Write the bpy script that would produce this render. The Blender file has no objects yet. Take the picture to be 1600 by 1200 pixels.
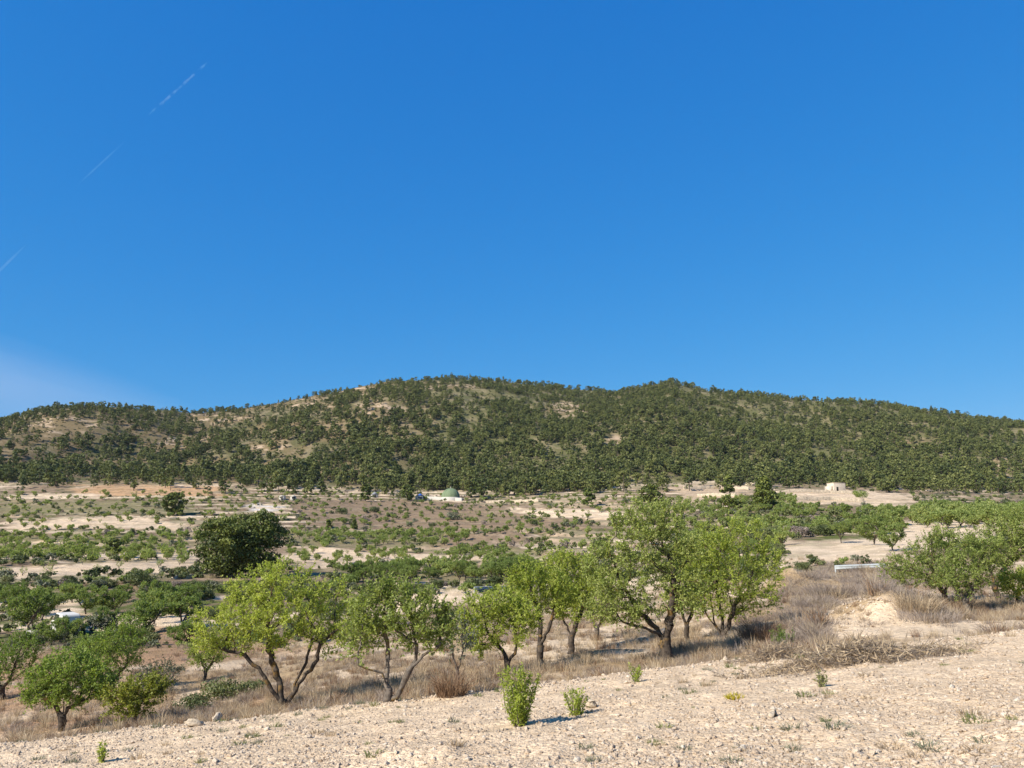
import bpy, math, random
import numpy as np
from mathutils import Vector

R = math.radians
S = bpy.context.scene
COL = S.collection
rng = np.random.default_rng(7)
random.seed(7)

# ------------------------------------------------------------------ camera
FPX, EYE, PITCH = 1250.0, 1.65, R(10.2)
CP, SP = math.cos(PITCH), math.sin(PITCH)
cam_d = bpy.data.cameras.new('camera')
cam = bpy.data.objects.new('camera', cam_d); COL.objects.link(cam)
cam_d.sensor_width = 36.0
cam_d.lens = 36.0 * FPX / 1600.0
cam_d.clip_start = 0.1
cam_d.clip_end = 30000
cam.location = (0, 0, EYE)
cam.rotation_euler = (R(90) + PITCH, 0, 0)
S.camera = cam

# ------------------------------------------------------------------ sky, sun, exposure
SUN_EL, SUN_AZ = R(37), math.atan2(-0.80, -0.60)      # azimuth measured from +Y towards +X
sun_vec = Vector((math.sin(SUN_AZ) * math.cos(SUN_EL), math.cos(SUN_AZ) * math.cos(SUN_EL), math.sin(SUN_EL)))
W = bpy.data.worlds.new('World'); S.world = W; W.use_nodes = True
wn, wl = W.node_tree.nodes, W.node_tree.links
bg = wn['Background']
sky = wn.new('ShaderNodeTexSky'); sky.sky_type = 'NISHITA'; sky.sun_disc = False
sky.sun_elevation = SUN_EL; sky.sun_rotation = SUN_AZ
sky.altitude = 700; sky.air_density = 1.0; sky.dust_density = 0.0; sky.ozone_density = 6.0
# the camera's strong blues: one contrast curve per colour over the whole sky
sep_, com_ = wn.new('ShaderNodeSeparateColor'), wn.new('ShaderNodeCombineColor')
wl.new(sky.outputs[0], sep_.inputs[0])
for i_, (g_, a_) in enumerate(((1.52, 0.165), (0.60, 1.025), (0.29, 2.84))):
    p_, m_ = wn.new('ShaderNodeMath'), wn.new('ShaderNodeMath')
    p_.operation = 'POWER'; m_.operation = 'MULTIPLY'; p_.inputs[1].default_value = g_; m_.inputs[1].default_value = a_
    wl.new(sep_.outputs[i_], p_.inputs[0]); wl.new(p_.outputs[0], m_.inputs[0]); wl.new(m_.outputs[0], com_.inputs[i_])
wl.new(com_.outputs[0], bg.inputs[0])
bg.inputs[1].default_value = 0.10
sun_d = bpy.data.lights.new('sun', 'SUN'); sun_d.energy = 5.0; sun_d.angle = R(0.55); sun_d.color = (1.0, 0.945, 0.86)
sun = bpy.data.objects.new('sun', sun_d); COL.objects.link(sun)
sun.rotation_euler = sun_vec.to_track_quat('Z', 'Y').to_euler()
S.view_settings.view_transform = 'Standard'; S.view_settings.look = 'None'
S.view_settings.exposure = 0.70; S.view_settings.gamma = 1.0; S.view_settings.use_curve_mapping = False
S.cycles.max_bounces = 6; S.cycles.transparent_max_bounces = 8; S.cycles.diffuse_bounces = 3
S.cycles.transmission_bounces = 3; S.cycles.glossy_bounces = 2

# ------------------------------------------------------------------ helpers
def smooth(a, b, x):
    t = np.clip((np.asarray(x, float) - a) / (b - a), 0, 1)
    return t * t * (3 - 2 * t)

def _hash(ix, iy, s):
    n = (ix.astype(np.int64) * 374761393 + iy.astype(np.int64) * 668265263 + s * 974711) & 0x7fffffff
    n = ((n ^ (n >> 13)) * 1274126177) & 0x7fffffff
    n = n ^ (n >> 16)
    return (n & 0xffff) / 65535.0

def vnoise(x, y, s=0):
    x = np.asarray(x, float); y = np.asarray(y, float)
    ix, iy = np.floor(x), np.floor(y)
    fx, fy = x - ix, y - iy
    fx = fx * fx * fx * (fx * (fx * 6 - 15) + 10); fy = fy * fy * fy * (fy * (fy * 6 - 15) + 10)
    ix = ix.astype(np.int64); iy = iy.astype(np.int64)
    a, b = _hash(ix, iy, s), _hash(ix + 1, iy, s)
    c, d = _hash(ix, iy + 1, s), _hash(ix + 1, iy + 1, s)
    return (a * (1 - fx) + b * fx) * (1 - fy) + (c * (1 - fx) + d * fx) * fy

def fbm(x, y, s=0, octv=4):
    t = 0; amp = 0.5; tot = 0
    for o in range(octv):
        t = t + amp * vnoise(x * 2 ** o + 17.3 * o, y * 2 ** o - 9.1 * o, s + o); tot += amp; amp *= 0.5
    return t / tot                                   # 0..1

def project(X, Y, Z):
    dz = np.asarray(Z) - EYE
    dep = np.asarray(Y) * CP + dz * SP
    up = -np.asarray(Y) * SP + dz * CP
    dep = np.where(dep > 0.1, dep, 0.1)
    return 800 + FPX * np.asarray(X) / dep, 600 - FPX * up / dep

def ray(px, py):
    u, v = (px - 800) / FPX, (600 - py) / FPX
    return np.array([u, CP - v * SP, SP + v * CP])

def slope_of(py):
    return np.tan(PITCH + np.arctan((600 - np.asarray(py, float)) / FPX))

# ------------------------------------------------------------------ the lie of the land
PA, PB = 0.1087, -0.1065
XC = np.array([-300, 0, 200, 400, 600, 800, 1000, 1230, 1400, 1600, 1900], float)
YR = np.array([40, 55, 70, 100, 130, 200, 300, 400, 450], float)
TAB = np.array([
    [1130, 1065, 1020, 958, 905, 862, 800, 760, 750],
    [1092, 1040, 1005, 950, 903, 860, 800, 760, 750],
    [1070, 1030, 1000, 947, 905, 862, 800, 762, 752],
    [1055, 1025, 1000, 945, 907, 866, 803, 768, 755],
    [1035, 1000, 970, 935, 908, 868, 815, 775, 762],
    [1012, 975, 952, 922, 900, 855, 808, 775, 765],
    [992, 955, 930, 892, 868, 835, 792, 765, 755],
    [950, 908, 885, 845, 822, 797, 775, 762, 756],
    [937, 900, 872, 838, 815, 798, 778, 768, 760],
    [922, 888, 856, 820, 810, 798, 782, 770, 764],
    [905, 868, 835, 805, 797, 788, 778, 770, 766]], float)
RX = np.array([-300, 0, 40, 100, 200, 290, 380, 440, 500, 550, 600, 700, 760, 850, 900, 960, 1000, 1050, 1090, 1150, 1250, 1350, 1450, 1550, 1600, 1900], float)
RY = np.array([676, 662, 654, 646, 649, 648, 637, 626, 615, 604, 594, 590, 592, 601, 605, 611, 602, 595, 606, 614, 622, 629, 641, 656, 662, 692], float)
NT, NL = 361, 420
T_AX = np.linspace(-1.1, 1.1, NT)
L_AX = np.linspace(math.log(20), math.log(3200), NL)

def _table():
    Y = np.exp(L_AX)
    Z = np.zeros((NL, NT))
    for j, t in enumerate(T_AX):
        xc = 800 + 1270 * t
        xr = 800 + 1232 * t
        rows = [np.interp(xc, XC, TAB[:, k]) for k in range(len(YR))]
        zr = [EYE + YR[k] * slope_of(rows[k]) for k in range(len(YR))]
        yr = 850 + 45 * math.sin(t * 5 + 1) + 25 * math.sin(t * 13)
        zt = EYE + yr * slope_of(np.interp(xr, RX, RY))
        zb = zr[-1]
        ks = [20, 25, 31] + list(YR); vs = [(PA * t + PB) * 20, (PA * t + PB) * 25, (PA * t + PB) * 31] + zr
        for q in (0.2, 0.4, 0.6, 0.8):
            ks.append(450 + (yr - 450) * q); vs.append(zb + (zt - zb) * (q ** 1.06))
        ks += [yr, yr + 60, yr + 300, 3300]; vs += [zt, zt - 4, zt - 50, zt - 140]
        Z[:, j] = np.interp(Y, ks, vs)
    k = np.exp(-0.5 * (np.arange(-6, 7) / 2.0) ** 2); k /= k.sum()
    pad = np.pad(Z, ((6, 6), (0, 0)), mode='edge')
    Zs = sum(k[i] * pad[i:i + NL] for i in range(13))
    keep = smooth(550, 700, np.exp(L_AX))[:, None]
    Zs = Zs * (1 - 0.5 * keep) + Z * 0.5 * keep
    k = np.exp(-0.5 * (np.arange(-6, 7) / 2.2) ** 2); k /= k.sum()
    pad = np.pad(Zs, ((0, 0), (6, 6)), mode='edge')
    Zw = sum(k[i] * pad[:, i:i + NT] for i in range(13))
    return Zw * (1 - keep) + Zs * keep
ZTAB = _table()
TSTEP = 1.7

def ground(X, Y, full=False):
    """height of the ground at X, Y (arrays); with full also the riser mask"""
    X = np.asarray(X, float); Y = np.asarray(Y, float)
    r = np.hypot(X, Y); az = np.arctan2(X, Y)
    azc = np.clip(az, -0.82, 0.82)
    t = np.tan(azc); Yq = np.maximum(r * np.cos(azc), 0.01)
    fi = np.clip((np.log(np.maximum(Yq, 20.001)) - L_AX[0]) / (L_AX[1] - L_AX[0]), 0, NL - 1.001)
    fj = np.clip((t - T_AX[0]) / (T_AX[1] - T_AX[0]), 0, NT - 1.001)
    i0 = fi.astype(int); j0 = fj.astype(int); a = fi - i0; b = fj - j0
    Z = (ZTAB[i0, j0] * (1 - a) + ZTAB[i0 + 1, j0] * a) * (1 - b) + (ZTAB[i0, j0 + 1] * (1 - a) + ZTAB[i0 + 1, j0 + 1] * a) * b
    plane = PA * X + PB * Y
    Z = np.where(Yq < 24, (PA * t + PB) * Yq, Z)
    wfar = smooth(0.85, 1.5, np.abs(az))
    Z = Z * (1 - wfar) + 14 * np.tanh(plane / 14) * wfar
    Z = np.where(r < 24, plane, Z)
    # terraces
    wt = smooth(105, 125, Yq) * (1 - smooth(405, 450, Yq))
    n = fbm(X / 55.0, Y / 55.0, 3, 3) * 1.6 + 0.25 * vnoise(X / 9.0, Y / 9.0, 8)
    q = Z / TSTEP + n
    fl = np.floor(q); fr = q - fl
    TR = 0.74
    sh = np.where(fr < TR, fr / TR * 0.42, 0.42 + 0.58 * smooth(TR, 1.0, fr))
    riser = smooth(TR - 0.06, TR + 0.04, fr) * (1 - smooth(0.97, 1.0, fr)) * wt
    Z = Z * (1 - wt) + (fl + sh - n) * TSTEP * wt
    # hill relief
    wh = smooth(450, 540, Yq) * (1 - smooth(760, 840, Yq))
    Z = Z + wh * ((fbm(X / 130.0, Y / 170.0, 21, 3) - 0.5) * 30 + (fbm(X / 28.0, Y / 34.0, 31, 3) - 0.5) * 6)
    Z = Z + smooth(600, 800, Yq) * (fbm(X / 16.0, Y / 16.0, 41, 2) - 0.5) * 3.0
    # bank behind the stony field, rough ground, spoil heap
    pxx = 800 + 1270 * t
    wb = smooth(20.5, 22.6, Yq + 1.6 * (fbm(X / 3.0, Y / 3.0, 77, 3) - 0.5)) * (1 - smooth(30, 42, Yq))
    Z = Z - 0.28 * wb * (1 - smooth(0.9, 1.2, np.abs(az)))
    wr = smooth(21, 26, Yq) * (1 - smooth(430, 470, Yq))
    Z = Z + wr * ((fbm(X / 4.2, Y / 4.2, 51, 3) - 0.5) * 0.55)
    Z = Z + (1 - smooth(20, 24, Yq)) * ((fbm(X / 1.3, Y / 1.3, 61, 3) - 0.5) * 0.16 + (fbm(X / 0.30, Y / 0.30, 65, 2) - 0.5) * 0.045)
    for (hx, hy, sx, sy, hh) in MOUNDS:
        d2 = ((X - hx) / sx) ** 2 + ((Y - hy) / sy) ** 2
        Z = Z + hh * np.exp(-d2) * (0.8 + 0.4 * fbm(X / 0.7, Y / 0.7, 91, 3))
    if full:
        return Z, riser
    return Z

HAZE = 0.00003
MOUNDS = []
def hit(px, py, y0=8.0, y1=1500.0):
    d = ray(px, py); d = d / d[1]
    ys = np.exp(np.linspace(math.log(y0), math.log(y1), 2600))
    zr = EYE + d[2] * ys
    g = ground(d[0] * ys, ys)
    k = np.nonzero(g >= zr)[0]
    i = int(k[0]) if len(k) else len(ys) - 1
    y = ys[i]
    return np.array([d[0] * y, y, float(ground(np.array([d[0] * y]), np.array([y]))[0])])

def at(px, Y):
    """point of the ground under image column px, Y metres ahead"""
    X = Y * (px - 800) / FPX / 1.03
    return np.array([X, Y, float(ground(np.array([X]), np.array([Y]))[0])])

m1 = at(1372, 30.0); MOUNDS += [(m1[0], m1[1], 1.9, 2.4, 1.3), (m1[0] - 2.6, m1[1] - 1.6, 3.0, 2.4, 0.35)]
m2 = at(1236, 52); MOUNDS += [(m2[0], m2[1], 1.6, 2.0, 1.1)]
m3 = at(690, 84); MOUNDS += [(m3[0], m3[1], 7.0, 6.0, 1.5)]
m4 = at(770, 225); MOUNDS += [(m4[0], m4[1], 9.0, 6.0, 2.0)]

# ------------------------------------------------------------------ tagging
def tag(o, label=None, cat=None, group=None, kind=None):
    if label: o['label'] = label
    if cat: o['category'] = cat
    if group: o['group'] = group
    if kind: o['kind'] = kind
    return o

def link(name, data, parent=None, loc=None):
    o = bpy.data.objects.new(name, data); COL.objects.link(o)
    if parent is not None: o.parent = parent
    if loc is not None: o.location = [float(v) for v in loc]
    return o

def empty(name, loc, rz=0.0):
    o = bpy.data.objects.new(name, None); COL.objects.link(o)
    o.location = [float(v) for v in loc]; o.rotation_euler = (0, 0, rz); o.empty_display_size = 0.2
    return o

def mesh_np(name, V, F, mats, mi=None, tint=None, col=None, smooth_sh=False):
    """V (n,3); F list of int arrays (k,3|4); mi per-array material index; tint per-array per-face"""
    me = bpy.data.meshes.new(name)
    F = [np.asarray(f, np.int32) for f in F if len(f)]
    nl = [f.shape[1] * len(f) for f in F]; npoly = sum(len(f) for f in F)
    me.vertices.add(len(V)); me.vertices.foreach_set('co', np.asarray(V, np.float32).ravel())
    me.loops.add(sum(nl)); me.polygons.add(npoly)
    me.loops.foreach_set('vertex_index', np.concatenate([f.ravel() for f in F]).astype(np.int32))
    tot = np.concatenate([np.full(len(f), f.shape[1], np.int32) for f in F])
    st = np.concatenate([[0], np.cumsum(tot)[:-1]]).astype(np.int32)
    me.polygons.foreach_set('loop_start', st)
    me.update(calc_edges=True)
    for m in mats: me.materials.append(m)
    if mi is not None:
        me.polygons.foreach_set('material_index', np.concatenate([np.full(len(f), mi[i], np.int32) for i, f in enumerate(F)]))
    if smooth_sh:
        me.polygons.foreach_set('use_smooth', np.ones(npoly, bool))
    if tint is not None:
        a = me.attributes.new('tint', 'FLOAT', 'FACE'); a.data.foreach_set('value', np.asarray(tint, np.float32))
    if col is not None:
        a = me.attributes.new('cover', 'FLOAT_COLOR', 'POINT'); a.data.foreach_set('color', np.asarray(col, np.float32).ravel())
    me.validate(verbose=False) if False else None
    return me

# ------------------------------------------------------------------ materials
class Mat:
    def __init__(s, name):
        s.m = bpy.data.materials.new(name); s.m.use_nodes = True
        s.n, s.l = s.m.node_tree.nodes, s.m.node_tree.links
        s.b = s.n['Principled BSDF']; s.out = s.n['Material Output']
        s.b.inputs['Roughness'].default_value = 0.9
        s.b.inputs['Specular IOR Level'].default_value = 0.25
    def node(s, t, **kw):
        n = s.n.new(t)
        for k, v in kw.items(): setattr(n, k, v)
        return n
    def noise(s, scale, detail=3, coord=None, rough=0.55):
        n = s.node('ShaderNodeTexNoise'); n.inputs['Scale'].default_value = scale; n.inputs['Detail'].default_value = detail
        n.inputs['Roughness'].default_value = rough
        if coord is not None: s.l.new(coord, n.inputs['Vector'])
        return n
    def ramp(s, fac, stops):
        r = s.node('ShaderNodeValToRGB'); e = r.color_ramp.elements
        while len(e) < len(stops): e.new(0.5)
        for i, (p, c) in enumerate(stops):
            e[i].position = p; e[i].color = (*c, 1) if len(c) == 3 else c
        s.l.new(fac, r.inputs[0]); return r.outputs[0]
    def mix(s, mode, fac, a, b):
        n = s.node('ShaderNodeMix'); n.data_type = 'RGBA'; n.blend_type = mode
        for sock, v in ((n.inputs[0], fac), (n.inputs[6], a), (n.inputs[7], b)):
            if isinstance(v, (int, float)): sock.default_value = v
            elif isinstance(v, tuple): sock.default_value = (*v, 1)
            else: s.l.new(v, sock)
        return n.outputs[2]
    def math(s, op, a, b=None, c=None):
        n = s.node('ShaderNodeMath', operation=op)
        for i, v in enumerate((a, b, c)):
            if v is None: continue
            if isinstance(v, (int, float)): n.inputs[i].default_value = v
            else: s.l.new(v, n.inputs[i])
        return n.outputs[0]
    def bump(s, h, strength=0.5, dist=0.05):
        b = s.node('ShaderNodeBump'); b.inputs['Strength'].default_value = strength; b.inputs['Distance'].default_value = dist
        s.l.new(h, b.inputs['Height']); s.l.new(b.outputs[0], s.b.inputs['Normal'])
        return b
    def color(s, sock):
        if isinstance(sock, tuple): s.b.inputs['Base Color'].default_value = (*sock, 1)
        else: s.l.new(sock, s.b.inputs['Base Color'])

def foliage(name, stops, trans=0.3, rnd=0.35, tcol=None):
    """leaf material: colour per leaf from the tint attribute, shifted per plant"""
    M = Mat(name)
    at_ = M.node('ShaderNodeAttribute', attribute_name='tint'); oi = M.node('ShaderNodeObjectInfo')
    f = M.math('ADD', at_.outputs['Fac'], M.math('MULTIPLY', M.math('SUBTRACT', oi.outputs['Random'], 0.5), rnd))
    c = M.ramp(f, stops)
    M.color(c); M.b.inputs['Roughness'].default_value = 0.6; M.b.inputs['Specular IOR Level'].default_value = 0.3
    if trans:
        tr = M.node('ShaderNodeBsdfTranslucent')
        M.l.new(M.mix('MULTIPLY', 1.0, c, tcol or (1.25, 1.3, 0.6)), tr.inputs['Color'])
        mx = M.node('ShaderNodeMixShader'); mx.inputs[0].default_value = trans
        M.l.new(M.b.outputs[0], mx.inputs[1]); M.l.new(tr.outputs[0], mx.inputs[2]); M.l.new(mx.outputs[0], M.out.inputs[0])
    return M.m

def bark(name, dark, light, moss=None, scale=9):
    M = Mat(name)
    g = M.node('ShaderNodeTexCoord')
    n1 = M.noise(scale, 5, g.outputs['Object']); n2 = M.noise(scale * 0.35, 3, g.outputs['Object'])
    c = M.ramp(n1.outputs['Fac'], [(0.3, dark), (0.7, light)])
    if moss:
        c = M.mix('MIX', M.ramp(n2.outputs['Fac'], [(0.55, (0, 0, 0)), (0.66, (0.85, 0.85, 0.85))]), c, moss)
    M.color(c); M.bump(n1.outputs['Fac'], 0.8, 0.03)
    return M.m

def plain(name, colr, rough=0.6, metal=0.0, noise=0.0, scale=8):
    M = Mat(name); M.b.inputs['Roughness'].default_value = rough; M.b.inputs['Metallic'].default_value = metal
    if noise:
        g = M.node('ShaderNodeTexCoord'); n = M.noise(scale, 4, g.outputs['Object'])
        d = tuple(v * (1 - noise) for v in colr); l = tuple(min(v * (1 + noise), 0.95) for v in colr)
        M.color(M.ramp(n.outputs['Fac'], [(0.3, d), (0.7, l)])); M.bump(n.outputs['Fac'], 0.4, 0.05)
    else: M.color(colr)
    return M.m

def ground_mat(name, pebbly):
    M = Mat(name)
    a = M.node('ShaderNodeAttribute', attribute_name='cover')
    g = M.node('ShaderNodeTexCoord'); P = g.outputs['Object']
    n0 = M.noise(0.9, 5, P); n1 = M.noise(7, 5, P)
    v = M.mix('MULTIPLY', 1.0, a.outputs['Color'], M.ramp(n0.outputs['Fac'], [(0.3, (0.80, 0.78, 0.76)), (0.7, (1.16, 1.15, 1.14))]))
    v = M.mix('MULTIPLY', 1.0, v, M.ramp(n1.outputs['Fac'], [(0.3, (0.82, 0.80, 0.78)), (0.7, (1.14, 1.14, 1.14))]))
    h = M.math('MULTIPLY', n1.outputs['Fac'], 0.6)
    if pebbly:
        vo = M.node('ShaderNodeTexVoronoi', feature='F1'); vo.inputs['Scale'].default_value = 16; M.l.new(P, vo.inputs['Vector'])
        vo2 = M.node('ShaderNodeTexVoronoi', feature='F1'); vo2.inputs['Scale'].default_value = 34; M.l.new(P, vo2.inputs['Vector'])
        sep = M.node('ShaderNodeSeparateColor'); M.l.new(vo.outputs['Color'], sep.inputs[0])
        v = M.mix('MULTIPLY', 0.8, v, M.ramp(sep.outputs[0], [(0.0, (0.78, 0.74, 0.70)), (1.0, (1.15, 1.13, 1.10))]))
        h = M.math('SUBTRACT', h, M.math('ADD', vo.outputs['Distance'], M.math('MULTIPLY', vo2.outputs['Distance'], 0.6)))
        M.bump(h, 0.55, 0.05)
    else:
        n2 = M.noise(0.35, 4, P)
        M.bump(M.math('ADD', h, n2.outputs['Fac']), 0.6, 0.5)
    M.color(v); M.b.inputs['Roughness'].default_value = 1.0; M.b.inputs['Specular IOR Level'].default_value = 0.05
    return M.m

G1, G2, G3 = (0.185, 0.235, 0.036), (0.375, 0.425, 0.078), (0.560, 0.570, 0.165)
M_LEAF = foliage('almond_leaf', [(0.0, G1), (0.5, G2), (1.0, G3)], 0.54, 0.25)
M_LEAF_DULL = foliage('almond_leaf_dull', [(0.0, (0.140, 0.185, 0.040)), (0.5, (0.280, 0.330, 0.080)), (1.0, (0.43, 0.450, 0.150))], 0.45, 0.25)
M_LEAF_DEEP = foliage('almond_leaf_deep', [(0.0, (0.100, 0.155, 0.026)), (0.5, (0.185, 0.260, 0.050)), (1.0, (0.300, 0.360, 0.080))], 0.45, 0.4)
M_LEAF_YEL = foliage('almond_leaf_yellow', [(0.0, (0.12, 0.15, 0.02)), (0.5, (0.22, 0.24, 0.03)), (1.0, (0.34, 0.33, 0.06))], 0.33, 0.2)
M_ORCH = foliage('orchard_leaf', [(0.0, (0.165, 0.210, 0.054)), (0.5, (0.280, 0.330, 0.094)), (1.0, (0.400, 0.420, 0.155))], 0.46, 0.6)
M_VALLEY = foliage('valley_leaf', [(0.0, (0.110, 0.155, 0.036)), (0.5, (0.200, 0.255, 0.064)), (1.0, (0.310, 0.350, 0.110))], 0.46, 0.5)
M_PINE = foliage('pine_needle', [(0.0, (0.050, 0.068, 0.018)), (0.5, (0.118, 0.136, 0.034)), (1.0, (0.205, 0.210, 0.062))], 0.22, 0.75)
M_PINE_NEAR = foliage('pine_needle_near', [(0.0, (0.030, 0.046, 0.008)), (0.5, (0.085, 0.108, 0.016)), (1.0, (0.165, 0.178, 0.030))], 0.12, 0.2)
M_SHRUB = foliage('shrub_leaf', [(0.0, (0.052, 0.070, 0.020)), (0.5, (0.115, 0.132, 0.042)), (1.0, (0.200, 0.205, 0.080))], 0.22, 0.9)
M_GREY = foliage('grey_shrub_leaf', [(0.0, (0.07, 0.08, 0.045)), (0.5, (0.125, 0.135, 0.075)), (1.0, (0.20, 0.20, 0.13))], 0.15, 0.4)
M_DRY = foliage('dry_grass', [(0.0, (0.26, 0.185, 0.11)), (0.5, (0.44, 0.335, 0.21)), (1.0, (0.60, 0.49, 0.33))], 0.3, 0.5, (1.1, 1.0, 0.8))
M_DRYGREY = foliage('dry_grey_twig', [(0.0, (0.15, 0.115, 0.09)), (0.5, (0.27, 0.215, 0.17)), (1.0, (0.40, 0.33, 0.27))], 0.2, 0.4, (1.1, 1.0, 0.8))
M_RUST = foliage('rust_dry_leaf', [(0.0, (0.12, 0.065, 0.035)), (0.5, (0.23, 0.14, 0.08)), (1.0, (0.37, 0.26, 0.15))], 0.25, 0.3, (1.1, 1.0, 0.8))
M_WEED = foliage('weed_leaf', [(0.0, (0.09, 0.11, 0.035)), (0.5, (0.17, 0.19, 0.06)), (1.0, (0.30, 0.28, 0.12))], 0.3, 0.6)
M_YELLOW = foliage('yellow_flower', [(0.0, (0.20, 0.19, 0.02)), (0.5, (0.45, 0.36, 0.02)), (1.0, (0.62, 0.50, 0.03))], 0.2, 0.2)
M_BARK = bark('almond_bark', (0.022, 0.016, 0.012), (0.105, 0.080, 0.058), (0.20, 0.115, 0.03))
M_BARK_GREY = bark('almond_bark_grey', (0.05, 0.04, 0.032), (0.19, 0.155, 0.12), (0.20, 0.13, 0.04))
M_TWIG = bark('dead_twig', (0.10, 0.075, 0.055), (0.30, 0.24, 0.18))
M_PBARK = bark('pine_bark', (0.05, 0.035, 0.025), (0.15, 0.11, 0.08))
def stone_mat():
    M = Mat('limestone'); g = M.node('ShaderNodeTexCoord'); n_ = M.noise(2.5, 4, g.outputs['Object']); oi = M.node('ShaderNodeObjectInfo')
    c = M.ramp(oi.outputs['Random'], [(0.0, (0.47, 0.355, 0.25)), (0.4, (0.60, 0.47, 0.335)), (0.85, (0.67, 0.54, 0.40)), (1.0, (0.73, 0.63, 0.50))])
    M.color(M.mix('MULTIPLY', 1.0, c, M.ramp(n_.outputs['Fac'], [(0.3, (0.8, 0.78, 0.75)), (0.7, (1.1, 1.1, 1.1))]))); M.b.inputs['Roughness'].default_value = 1.0; M.bump(n_.outputs['Fac'], 0.6, 0.2)
    return M.m
M_STONE_PLAIN = plain('limestone', (0.57, 0.435, 0.292), 0.95, 0, 0.25, 6)
M_STONE = stone_mat()
M_ROCK = plain('grey_rock', (0.46, 0.37, 0.26), 0.95, 0, 0.25, 5)
M_WALL = plain('dry_stone', (0.42, 0.335, 0.23), 0.95, 0, 0.35, 2.2)
M_GROUND = ground_mat('soil_near', True)
M_LAND = ground_mat('soil_far', False)

# ------------------------------------------------------------------ ground and hill meshes
SOIL = np.array([0.615, 0.482, 0.330]); PALE = np.array([0.580, 0.446, 0.301]); ORANGE = np.array([0.470, 0.294, 0.159])
RED = np.array([0.360, 0.223, 0.129]); GRASS = np.array([0.360, 0.257, 0.146]); FALLOW = np.array([0.225, 0.162, 0.105])
SCRUB = np.array([0.110, 0.105, 0.048]); HILLTAN = np.array([0.178, 0.134, 0.070]); ROCK = np.array([0.430, 0.323, 0.215]); GREENISH = np.array([0.10, 0.115, 0.035])

OLIVE = np.array([0.215, 0.185, 0.098])
# (xs, top ys, bottom ys, colour): the pale and brown strips of cultivated ground
BANDS = [
    ([0, 300], [836, 838], [872, 872], OLIVE), ([440, 730], [828, 832], [853, 855], OLIVE), ([552, 820], [893, 893], [911, 905], OLIVE), ([690, 830], [860, 858], [870, 868], OLIVE), ([1425, 1620], [798, 796], [812, 808], OLIVE), ([0, 300], [783, 783], [806, 802], OLIVE), ([640, 950], [790, 800], [812, 822], OLIVE),
    ([0, 150, 310], [888, 880, 875], [906, 898, 894], PALE), ([0, 110, 200], [846, 846, 850], [851, 851, 853], PALE),
    ([0, 150, 310], [862, 863, 862], [873, 873, 874], SOIL),
    ([0, 100, 200, 315], [816, 811, 805, 820], [829, 826, 826, 829], PALE), ([120, 340], [757, 760], [776, 776], ORANGE), ([0, 150], [772, 771], [781, 779], SOIL),
    ([440, 540, 640, 790], [853, 857, 867, 869], [892, 887, 882, 876], PALE), ([395, 460], [785, 790], [800, 801], np.array([0.56, 0.50, 0.43])),
    ([455, 700, 960], [778, 785, 795], [822, 830, 826], FALLOW), ([700, 810], [828, 828], [856, 856], FALLOW),
    ([1055, 1110, 1185], [748, 746, 752], [772, 784, 770], ROCK), ([1215, 1330, 1430], [764, 766, 775], [788, 790, 800], PALE),
    ([1245, 1460], [846, 838], [873, 866], SOIL), ([1390, 1620], [812, 806], [856, 840], SOIL), ([1225, 1252], [852, 860], [890, 893], SOIL),
    ([800, 1000], [792, 800], [806, 812], SOIL), ([230, 320], [975, 985], [1008, 1008], RED), ([560, 760], [912, 905], [925, 914], SOIL)]
CLEAR = [(888, 640, 52, 13), (1420, 693, 55, 10), (485, 632, 45, 12), (90, 664, 75, 17), (1580, 735, 45, 24), (960, 690, 14, 12), (560, 612, 45, 9), (330, 655, 60, 10), (1330, 697, 30, 6), (260, 690, 60, 10), (700, 604, 60, 6), (590, 640, 50, 12), (420, 700, 40, 10)]

def band_mask(xs, t, b, px, py, soft=1.5):
    tt = np.interp(px, xs, t); bb = np.interp(px, xs, b)
    return smooth(xs[0] - 20, xs[0] + 20, px) * (1 - smooth(xs[-1] - 20, xs[-1] + 20, px)) * smooth(tt - soft, tt + soft, py) * (1 - smooth(bb - soft, bb + soft, py))

def clearing(px, py):
    c = np.zeros_like(px)
    for cx, cy, rx, ry in CLEAR:
        c = np.maximum(c, 1 - smooth(0.5, 1.15, np.hypot((px - cx) / rx, (py - cy) / ry)))
    return c

def lerp(a, b, w): return a * (1 - w[:, None]) + b * w[:, None]

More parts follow.
